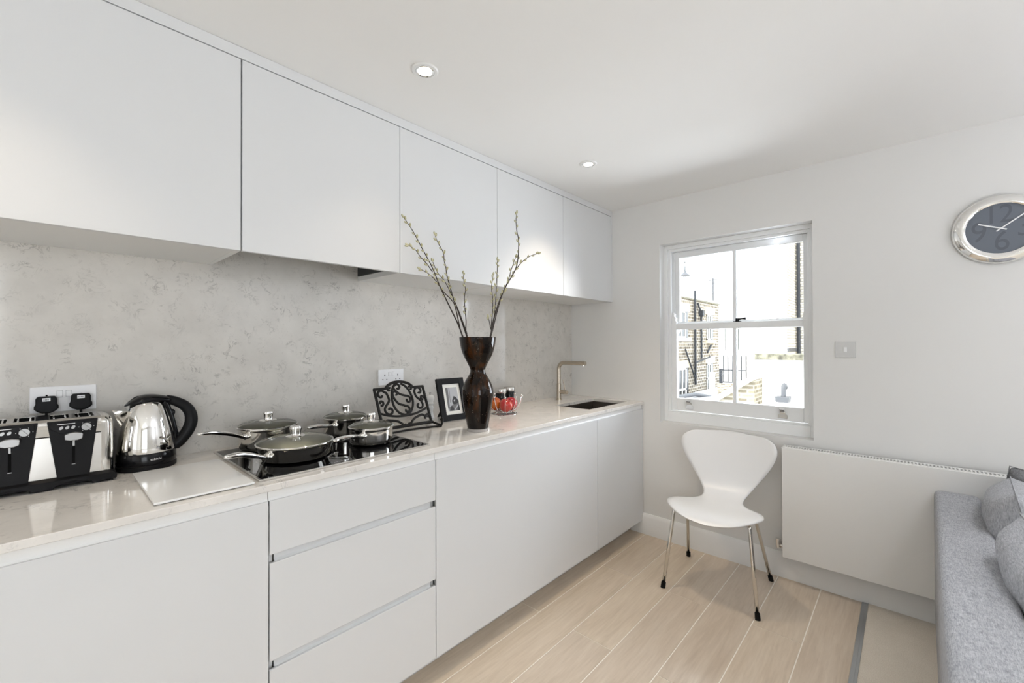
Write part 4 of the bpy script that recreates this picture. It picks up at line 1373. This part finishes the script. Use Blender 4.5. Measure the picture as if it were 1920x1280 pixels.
spn = crom([(0.255, 0.405, 0), (0.225, 0.424, 0), (0.16, 0.436, 0), (0.06, 0.438, 0), (-0.04, 0.435, 0), (-0.10, 0.440, 0), (-0.150, 0.456, 0), (-0.185, 0.488, 0), (-0.207, 0.532, 0), (-0.224, 0.60, 0), (-0.248, 0.70, 0), (-0.272, 0.795, 0)], 10)
cum = [0]
for a, b2 in zip(spn, spn[1:]):
    cum.append(cum[-1] + (b2 - a).length)
TL = cum[-1]
wts = crom([(0.0, 0.0, 0), (0.012, 0.085, 0), (0.04, 0.150, 0), (0.10, 0.205, 0), (0.165, 0.232, 0), (0.22, 0.235, 0), (0.275, 0.218, 0), (0.32, 0.185, 0), (0.365, 0.145, 0), (0.42, 0.115, 0), (0.48, 0.106, 0), (0.54, 0.115, 0), (0.62, 0.150, 0),
            (0.72, 0.200, 0), (0.80, 0.236, 0), (0.87, 0.256, 0), (0.92, 0.256, 0), (0.955, 0.244, 0), (0.982, 0.215, 0), (0.995, 0.17, 0), (1.0, 0.0, 0)], 4)
wx = [q.x for q in wts]
wy = [max(0.0, q.y) for q in wts]
rowsN = []
ts = [0.0, 0.002, 0.006, 0.012, 0.02, 0.03] + [0.04 + 0.91 * i / 54 for i in range(55)] + [0.96, 0.97, 0.978, 0.985, 0.990, 0.994, 0.997, 0.9988, 1.0]
cols = 20
vs, fs = [], []
for t_ in ts:
    L_ = t_ * TL
    j = 0
    while j < len(cum) - 2 and cum[j + 1] < L_:
        j += 1
    k_ = (L_ - cum[j]) / max(1e-9, cum[j + 1] - cum[j])
    q = spn[j].lerp(spn[j + 1], min(1, k_))
    hw = max(lerp(wx, wy, t_), 0.0006)
    seat = max(0.0, 1 - t_ / 0.45)
    back = max(0.0, (t_ - 0.45) / 0.55)
    for c in range(cols + 1):
        s_ = -1 + 2 * c / cols
        ss = s_ * hw
        dz = seat * (0.30 * ss * ss - 1.6 * max(0, abs(ss) - 0.19) ** 2) + (0 if t_ > 0.12 else 0)
        df = back * 0.85 * ss * ss
        topc = 0.10 * (ss ** 2) * max(0, (t_ - 0.85) / 0.15)
        vs.append(ch(q.x + df, ss, q.y + dz - topc * 0.25))
W_ = cols + 1
for i in range(len(ts) - 1):
    for c in range(cols):
        fs.append((i * W_ + c, i * W_ + c + 1, (i + 1) * W_ + c + 1, (i + 1) * W_ + c))
shell = obj('seat_shell', MB().add(vs, fs), M['seat_white'], chair, smooth='all')
so = shell.modifiers.new('thick', 'SOLIDIFY')
so.thickness = 0.009
so.offset = 0
FEET = [(-0.574, -0.988), (-0.128, -0.961), (-0.536, -1.439), (-0.101, -1.407)]
for fx, fy in FEET:
    d = Vector((fx, fy, 0)) - CC
    f_, s_ = d.dot(fwd), d.dot(lft)
    sg = 1 if s_ > 0 else -1
    fr = f_ > 0
    kn = ch(0.165 if fr else -0.035, sg * (0.185 if fr else 0.172), 0.409)
    kz = [ch(0.03 if fr else -0.01, sg * 0.05, 0.418), ch(0.10 if fr else -0.022, sg * 0.12, 0.4175)]
    foot = Vector((fx, fy, 0.0))
    dn = (foot - kn)
    p1 = kn + (kz[1] - kn).normalized() * 0.012 + Vector((0, 0, 0.006))
    path = crom([kz[0], kz[1], p1, kn + dn * 0.03, kn + dn * 0.10], 5) + [kn + dn * 0.4, kn + dn * 0.97]
    lg_ = obj('leg', MB().tube(path, 0.0092, 12), M['steel'], chair, smooth='all')
    a_ = kn + dn * 0.925
    obj('rubber_foot', MB().tube([a_, kn + dn * 0.95, Vector((fx, fy, 0.0005))], [0.0122, 0.0124, 0.0126], 12), M['black_rubber'], lg_, smooth=True, label='black rubber foot')
obj('underplate', MB().tube([ch(0.0, 0, 0.413), ch(0.0, 0, 0.425)], 0.07, 20), M['black_plastic'], chair, smooth=True)

# ------------------------------------------------------------------ radiator
rad = thing('radiator', (-0.05, -2.06, 0.45), 'flat white panel radiator under the window, partly hidden by the sofa', 'radiator')
RY1, RY0 = -1.461, -2.74
obj('front_panel', MB().box(-0.100, -0.088, RY0, RY1, 0.150, 0.753), M['radiator'], rad, bev=0.002)
obj('side_panel', MB().box(-0.088, -0.025, RY1 - 0.003, RY1, 0.155, 0.755), M['radiator'], rad)
obj('side_panel', MB().box(-0.088, -0.025, RY0, RY0 + 0.003, 0.155, 0.755), M['radiator'], rad)
obj('inner_shade', MB().box(-0.080, -0.036, RY0 + 0.02, RY1 - 0.006, 0.17, 0.747), M['slot'], rad)  # dark block under the grille, its colour standing in for shade in the slots
obj('wall_bracket', MB().box(-0.036, -0.001, RY0 + 0.2, RY0 + 0.23, 0.3, 0.7).box(-0.036, -0.001, RY1 - 0.23, RY1 - 0.2, 0.3, 0.7), M['radiator'], rad)
gr = MB()
gr.box(-0.088, -0.076, RY0, RY1, 0.751, 0.7545).box(-0.040, -0.025, RY0, RY1, 0.751, 0.7545)
gr.box(-0.076, -0.040, RY1 - 0.012, RY1, 0.751, 0.7545)
yy = RY1 - 0.0185
while yy > RY0:
    gr.box(-0.076, -0.040, yy - 0.0055, yy, 0.751, 0.7545)
    yy -= 0.0125
obj('grille', gr, M['radiator'], rad, kind='stuff')
vl = MB()
vl.cyl((-0.055, -1.461, 0.192), (-0.055, -1.432, 0.192), 0.009, 14)
vl.cyl((-0.055, -1.432, 0.178), (-0.055, -1.432, 0.228), 0.0125, 14)
vl.cyl((-0.055, -1.449, 0.192), (-0.055, -1.441, 0.192), 0.013, 6)
vl.cyl((-0.055, -1.432, 0.19), (-0.002, -1.432, 0.19), 0.007, 12)
obj('valve', vl, M['chrome'], rad, smooth=True, label='chrome valve')

# ------------------------------------------------------------------ wall clock
CY, CZ = -2.281, 1.826
clock = thing('wall_clock', (0, CY, CZ), 'round wall clock with chrome rim and slate blue dial', 'clock')


def turned(prof, seg=64, close=False):
    mb = MB().lathe(prof, (0, 0, 0), seg, close)
    mb.v = [(-q[2], CY + q[0], CZ + q[1]) for q in mb.v]
    return mb


obj('rim', turned([(0.109, 0.0), (0.150, 0.0), (0.1525, 0.004), (0.152, 0.010), (0.145, 0.020), (0.130, 0.027), (0.116, 0.028), (0.109, 0.024)], close=True), M['chrome'], clock, smooth=True, ang=50)
obj('dial', turned([(0, 0.018), (0.1095, 0.018), (0.1095, 0.006), (0, 0.006)]), M['dial'], clock, smooth=True)
nums = (('12', -0.006, 0.060, 0.112), ('3', 0.068, -0.004, 0.122), ('6', 0.002, -0.058, 0.120), ('9', -0.066, -0.012, 0.126))
for tx, u, v_, sz in nums:
    vs, fs = text_mesh(tx, sz, 0.95)
    nb = MB()
    nb.add([(-0.0186, CY - (x * 0.85 + u), CZ + y + v_) for x, y, z in vs], fs)
    obj('numeral', nb, M['numeral'], clock, label='dark numeral %s' % tx)


def hand(nm, ang, l1, l0, w_, xo):
    c, s_ = cos(ang), sin(ang)
    pts = []
    for u, v_ in ((-l0, -w_), (l1, -w_), (l1, w_), (-l0, w_)):
        pts.append((CY - (u * c - v_ * s_), CZ + u * s_ + v_ * c))
    obj(nm, MB().prism(pts, -xo, -xo - 0.0015, 'x'), M['hand'], clock)


hand('hour_hand', radians(180 - 23), 0.074, 0.018, 0.0028, 0.0205)
hand('minute_hand', radians(38), 0.098, 0.018, 0.0025, 0.0225)
obj('hand_pin', turned([(0, 0.0255), (0.004, 0.0255), (0.004, 0.018), (0, 0.018)], 14), M['hand'], clock)


# ------------------------------------------------------------------ downlights
def downlight(label, x, y, power, col=(1.0, 0.84, 0.64), spot=96, soft=0.022):
    t = thing('downlight', (x, y, ZC), label, 'ceiling light', 'recessed downlights')
    obj('trim_ring', MB().lathe([(0.032, ZC - 0.0015), (0.034, ZC - 0.005), (0.044, ZC - 0.0045), (0.0475, ZC - 0.001), (0.0475, ZC), (0.032, ZC)], (x, y, 0), 36, close=True), M['trim_paint'], t, smooth=True)
    obj('reflector', MB().lathe([(0.026, ZC - 0.0035), (0.030, ZC - 0.005), (0.0325, ZC - 0.004), (0.0325, ZC), (0.026, ZC)], (x, y, 0), 32, close=True), M['chrome'], t, smooth=True)
    obj('lamp', MB().lathe([(0, ZC - 0.003), (0.026, ZC - 0.003), (0.026, ZC), (0, ZC)], (x, y, 0), 28), M['lamp'], t)
    d = bpy.data.lights.new('downlight_beam', 'SPOT')
    d.energy = power
    d.spot_size = radians(spot)
    d.spot_blend = 0.9
    d.shadow_soft_size = soft
    d.color = col
    o = bpy.data.objects.new('downlight_beam', d)
    C.objects.link(o)
    o.parent = t
    o.location = (0, 0, -0.012)


downlight('lit round recessed ceiling downlight above the hob', -1.934, -0.708, 7)
downlight('lit round recessed ceiling downlight further off, towards the window', -0.851, -0.701, 30, spot=98)
downlight('lit recessed downlight above the toaster, outside the view', -3.02, -0.71, 14)
for k_, x in enumerate((-3.0, -1.9, -0.8)):  # row out of view, added to brighten floor and sofa from above
    downlight('unseen fill downlight added over the sofa side of the room, ' + ('nearest the camera', 'middle one', 'nearest the window wall')[k_], x, -2.7, (17, 24, 40)[k_], (0.97, 0.98, 1.02), 120, 0.16)


# ------------------------------------------------------------------ sofa and cushions
def soft_box(x0, x1, y0, y1, z0, z1, r, n=4):
    """box with rounded edges"""
    bm = bmesh.new()
    bmesh.ops.create_cube(bm, size=1)
    for v_ in bm.verts:
        v_.co = Vector(((x0 + x1) / 2 + v_.co.x * (x1 - x0), (y0 + y1) / 2 + v_.co.y * (y1 - y0), (z0 + z1) / 2 + v_.co.z * (z1 - z0)))
    bmesh.ops.bevel(bm, geom=bm.edges[:], offset=r, segments=n, profile=0.5, affect='EDGES')
    mb = MB()
    mb.add([v_.co.copy() for v_ in bm.verts], [[v_.index for v_ in f.verts] for f in bm.faces])
    bm.free()
    return mb


rotS = Matrix.Translation((-0.1, -2.06, 0)) @ Matrix.Rotation(radians(-1.1), 4, 'Z') @ Matrix.Translation((0.1, 2.06, 0))
sofa = thing('sofa', (-1.0, -2.45, 0.0), 'grey woven fabric sofa with its back to the kitchen', 'sofa')
SX_0, SX_1 = -1.98, -0.105
obj('sofa_back', soft_box(SX_0, SX_1, -2.206, -2.060, 0.10, 0.662, 0.024).xf(rotS), M['sofa'], sofa, smooth='all')
obj('sofa_base', soft_box(SX_0 + 0.02, SX_1 - 0.01, -2.93, -2.206, 0.10, 0.30, 0.03).xf(rotS), M['sofa'], sofa, smooth='all')
for a, b2 in ((SX_0 + 0.02, -1.045), (-1.040, SX_1 - 0.01)):
    obj('seat_cushion', soft_box(a, b2, -2.95, -2.207, 0.30, 0.44, 0.045).xf(rotS), M['sofa'], sofa, smooth='all')
for qx in (SX_0 + 0.1, SX_1 - 0.1):
    for qy in (-2.12, -2.87):
        obj('leg', MB().tube([(qx, qy, 0.004), (qx, qy, 0.105)], [0.014, 0.022], 12), M['sofa_leg'], sofa, smooth=True)


def pillow(label, c, w_, h_, th, yaw, lean, roll, mt):
    """square cushion: thickness along local y, corners pinched, seam bead round the edge"""
    n = 16
    vs, fs = [], []
    for side in (-1, 1):
        for i in range(n + 1):
            for j in range(n + 1):
                u, v_ = -1 + 2 * i / n, -1 + 2 * j / n
                e = max(0.0, (1 - u ** 4) * (1 - v_ ** 4)) ** 0.42
                pin = 1 - 0.05 * (1 - abs(u)) * abs(v_) ** 3
                pin2 = 1 - 0.05 * (1 - abs(v_)) * abs(u) ** 3
                wr_ = 0.004 * sin(7 * u + 3 * v_) * e
                vs.append((u * w_ / 2 * pin2, side * (th / 2 * e + 0.002) + wr_, v_ * h_ / 2 * pin))
    W2 = (n + 1) * (n + 1)
    for s_ in range(2):
        for i in range(n):
            for j in range(n):
                a = s_ * W2 + i * (n + 1) + j
                fs.append((a, a + 1, a + n + 2, a + n + 1))
    for i in range(n):
        for a, b2 in ((i, i + 1), ((n) * (n + 1) + i, n * (n + 1) + i + 1), (i * (n + 1), (i + 1) * (n + 1)), (i * (n + 1) + n, (i + 1) * (n + 1) + n)):
            fs.append((a, b2, W2 + b2, W2 + a))
    t = thing('cushion', c, label, 'cushion', 'grey cushions on the sofa')
    mx = Matrix.Translation(c) @ Matrix.Rotation(yaw, 4, 'Z') @ Matrix.Rotation(lean, 4, 'X') @ Matrix.Rotation(roll, 4, 'Y')
    obj('cover', MB().add(vs, fs).xf(mx), mt, t, smooth='all', sub=1)
    ed = []
    for k_ in range(40):
        s_ = k_ / 10
        q = [(-1 + 2 * s_, -1), (1, -1 + 2 * (s_ - 1)), (1 - 2 * (s_ - 2), 1), (-1, 1 - 2 * (s_ - 3))][int(s_)]
        u, v_ = q
        pin = 1 - 0.05 * (1 - abs(u)) * abs(v_) ** 3
        pin2 = 1 - 0.05 * (1 - abs(v_)) * abs(u) ** 3
        ed.append((u * w_ / 2 * pin2, 0, v_ * h_ / 2 * pin))
    obj('piping', MB().tube(ed, 0.0022, 6, closed=True).xf(mx), mt, t, smooth='all')


pillow('pale grey woven cushion on the sofa, nearer the radiator', (-0.47, -2.298, 0.605), 0.44, 0.41, 0.20, radians(-4), radians(-12), radians(4), M['cushion'])
pillow('pale grey woven cushion on the sofa, nearest the camera', (-1.08, -2.290, 0.595), 0.50, 0.41, 0.20, radians(4), radians(-13), radians(-3), M['cushion'])
pillow('dark grey cushion at the far sofa end against the radiator', (-0.19, -2.45, 0.585), 0.42, 0.41, 0.12, radians(88), radians(-3), radians(-10), M['cushion_dark'])

# ------------------------------------------------------------------ outside, seen through the window
obj('courtyard_ground', MB().box(0.4, 60, -30, 40, -6.2, -6.0), M['lintel'], kind='structure')

hs = thing('brick_house', (19.5, 6, -6), 'old brick house with black drainpipes seen at the left of the window', 'building')
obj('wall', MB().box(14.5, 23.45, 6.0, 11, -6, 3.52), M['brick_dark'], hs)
obj('parapet', MB().box(14.4, 23.46, 5.93, 11, 3.52, 3.60), M['coping'], hs)
for (a, b2, z0, z1) in ((17.25, 18.66, 1.60, 2.90), (21.35, 22.40, 1.52, 2.90), (17.35, 18.70, -1.9, 0.15), (21.30, 22.36, -1.40, 0.26)):
    wd = MB()
    wd.box(a, b2, 5.985, 6.0, z0, z1)
    wob = obj('window', wd, M['ext_glass'], hs)
    fr_ = MB()
    fr_.box(a, a + 0.08, 5.95, 6.0, z0, z1).box(b2 - 0.42, b2 - 0.34, 5.95, 6.0, z0, z1).box(a, b2 - 0.34, 5.95, 6.0, z1 - 0.08, z1).box(a, b2 - 0.34, 5.95, 6.0, z0, z0 + 0.08)
    zm = (z0 + z1) / 2
    fr_.box(a, b2 - 0.34, 5.95, 6.0, zm - 0.04, zm + 0.04).box((a + b2 - 0.34) / 2 - 0.025, (a + b2 - 0.34) / 2 + 0.025, 5.95, 6.0, z0, z1)
    obj('frame', fr_, M['render_white'], wob)
    obj('lintel', MB().box(a - 0.2, b2 + 0.25, 5.96, 6.0, z1, z1 + 0.36), M['lintel'], hs)
    if z0 > 0:
        obj('sill', MB().box(a - 0.15, b2 + 0.2, 5.88, 6.0, z0 - 0.16, z0), M['lintel'], hs)
obj('drainpipe', MB().tube([(19.42, 5.9, 4.0), (19.42, 5.9, -0.75)], 0.06, 10), M['pipe_black'], hs, smooth=True)
d2 = MB().tube([(20.3, 5.9, 3.0), (20.3, 5.9, 0.55)], 0.055, 10)
d2.box(20.18, 20.42, 5.78, 6.0, 2.75, 3.05)
d2.tube([(19.9, 5.93, 3.4), (20.28, 5.9, 2.95)], 0.045, 8)
obj('drainpipe', d2, M['pipe_black'], hs, smooth=True)
obj('drainpipe', MB().tube([(18.1, 5.9, 1.05), (18.7, 5.9, 0.35), (19.3, 5.9, -0.35)], 0.042, 8), M['pipe_black'], hs, smooth=True)
obj('drainpipe', MB().tube([(19.45, 5.9, 0.36), (21.6, 5.9, 0.60)], 0.042, 8), M['pipe_black'], hs, smooth=True)
obj('drainpipe', MB().tube([(21.2, 5.9, 0.85), (21.8, 5.9, 1.25)], 0.05, 8), M['pipe_black'], hs, smooth=True)

wh = thing('rendered_house', (27, 6, -6), 'white rendered house with a slate roof right of the brick house', 'building')
obj('wall', MB().box(23.6, 33, 6.3, 12, -6, 3.45), M['render_white'], wh)
obj('roof', MB().prism([(6.0, 3.45), (12.4, 3.45), (12.4, 5.9)], 23.6, 33, 'x'), M['slate'], wh)
for a in (25.6, 28.4):
    wo = obj('window', MB().box(a, a + 0.9, 6.27, 6.30, 0.9, 2.5), M['ext_glass'], wh)
    obj('frame', MB().box(a + 0.06, a + 0.42, 6.25, 6.29, 0.96, 2.44).box(a + 0.48, a + 0.84, 6.25, 6.29, 0.96, 2.44), M['render_white'], wo)
    obj('sill', MB().box(a - 0.1, a + 1.0, 6.2, 6.3, 0.8, 0.9), M['lintel'], wh)

gh = thing('gabled_house', (45, 13, -6), 'pale slate roofed house far behind the brick house', 'building')
obj('wall', MB().box(45, 53, 8, 19, -6, 6.6), M['render_white'], gh)
obj('roof', MB().prism([(44.6, 6.6), (53.4, 6.6), (49, 9.2)], 8, 19, 'y'), M['slate'], gh)
obj('chimney', MB().box(48.5, 49.6, 12.4, 13.4, 8.4, 10.0), M['brick_pale'], gh)
ae = thing('roof_aerial', (40, 11.51, 5), 'thin roof aerial pole above the brick house roof line', 'aerial')
obj('mast', MB().tube([(40, 11.51, -6), (40, 11.51, 7.5)], 0.07, 8), M['lead'], ae, smooth=True)
obj('crossbar', MB().box(39.96, 40.04, 11.1, 11.9, 7.3, 7.38).box(39.96, 40.04, 11.3, 11.7, 7.0, 7.06), M['lead'], ae)
ln = thing('roof_lantern', (40, 14.1, 6), 'small spired roof lantern at the left edge of the window view', 'lantern')
obj('drum', MB().lathe([(0, -6), (0.16, -6), (0.16, 7.9), (0.1, 8.0), (0, 8.0)], (40, 14.15, 0), 12), M['slate'], ln, smooth=True)
obj('cap', MB().lathe([(0.2, 7.95), (0.48, 8.0), (0.46, 8.1), (0.2, 8.3), (0.07, 8.6), (0.04, 9.3), (0.09, 9.4), (0, 9.5)], (40, 14.15, 0), 14), M['lead'], ln, smooth=True)

tb = thing('brick_tower', (8.5, 0.3, -6), 'tall sunlit pale brick building block at the right of the window', 'building')
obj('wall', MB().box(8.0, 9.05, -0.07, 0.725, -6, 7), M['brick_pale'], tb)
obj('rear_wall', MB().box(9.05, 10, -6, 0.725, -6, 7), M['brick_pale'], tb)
obj('drainpipe', MB().tube([(8.98, -0.13, -6), (8.98, -0.13, 7)], 0.035, 10), M['pipe_black'], tb, smooth=True)
obj('flashing', MB().box(8.0, 9.06, -0.10, -0.07, 1.15, 1.22), M['lead'], tb)

lw = thing('courtyard_wall', (3.1, -1.5, -3), 'low white rendered wall with weathered stone coping outside the window', 'wall')
obj('wall', MB().box(3.0, 3.3, -6, -0.69, -6, 1.13), M['render_white'], lw)
for k_ in range(8):
    obj('coping_stone', MB().box(2.94, 3.36, -0.62 - 0.6 * (k_ + 1) + 0.008, -0.62 - 0.6 * k_, 1.13, 1.20), M['coping'], lw, bev=0.006)
vt = thing('vent_pipe', (2.95, -0.92, 0.4), 'grey metal vent pipe and hood just outside the window', 'vent')
obj('hood', MB().prism([(-0.977, 0.647), (-0.852, 0.647), (-0.843, 0.711), (-0.985, 0.711)], 2.86, 3.0, 'x'), M['lead'], vt, bev=0.004)
obj('pipe', MB().tube(crom([(2.90, -0.925, 0.70), (2.90, -0.925, 0.80), (2.92, -0.925, 0.835), (2.96, -0.925, 0.84), (3.02, -0.925, 0.80)], 5), 0.026, 12), M['lead'], vt, smooth=True)

gv = thing('gable_roof', (4, 0, 0), 'low brick gable with a white sloping verge board below the window view', 'gable')
obj('wall', MB().prism([(0.75, -6), (0.75, 0.02), (-0.36, 0.83), (-0.36, -6)], 4.02, 4.6, 'x'), M['brick_gable'], gv)
obj('verge_board', MB().prism([(0.75, 0.03), (0.75, 0.115), (-0.37, 0.895), (-0.37, 0.81)], 3.96, 4.66, 'x'), M['render_white'], gv)

ra = thing('iron_railing', (14, 2.6, -0.2), 'black iron railing across the yard between the brick buildings', 'railing')
obj('rail', MB().box(13.98, 14.02, 1.5, 3.12, 0.34, 0.38).box(13.98, 14.02, 1.5, 3.12, -0.10, -0.06), M['pipe_black'], ra)
obj('post', MB().box(13.95, 14.05, 3.02, 3.12, -3, 0.40), M['pipe_black'], ra)
k_ = 0
yy = 2.98
while yy > 1.5:
    obj('bar', MB().tube([(14, yy, -0.08), (14, yy, 0.86), (14, yy, 0.92)], [0.018, 0.018, 0.004], 6), M['pipe_black'], ra)
    yy -= 0.15
yw = MB().box(13.8, 14.2, 1.2, 3.14, -6, -0.13)
obj('yard_wall', yw, M['brick_gable'], None, label='low brick yard wall carrying the iron railing', cat='wall')
fr2 = thing('flat_roof', (14, 5, -1), 'grey flat roof at the foot of the brick house', 'roof')
obj('deck', MB().box(12.5, 24, 3.7, 5.7, -1.35, -1.05), M['slate'], fr2)
obj('roof_vent', MB().lathe([(0.25, -1.05), (0.2, -0.95), (0.12, -0.9), (0.12, -0.1), (0.18, -0.05), (0, 0.0)], (18.5, 4.8, 0), 12), M['render_white'], fr2, smooth=True)
obj('duct', MB().tube([(14.0, 5.2, -0.9), (16.5, 4.9, -0.9), (17.6, 4.6, -1.1)], 0.09, 10), M['lead'], fr2, smooth=True)
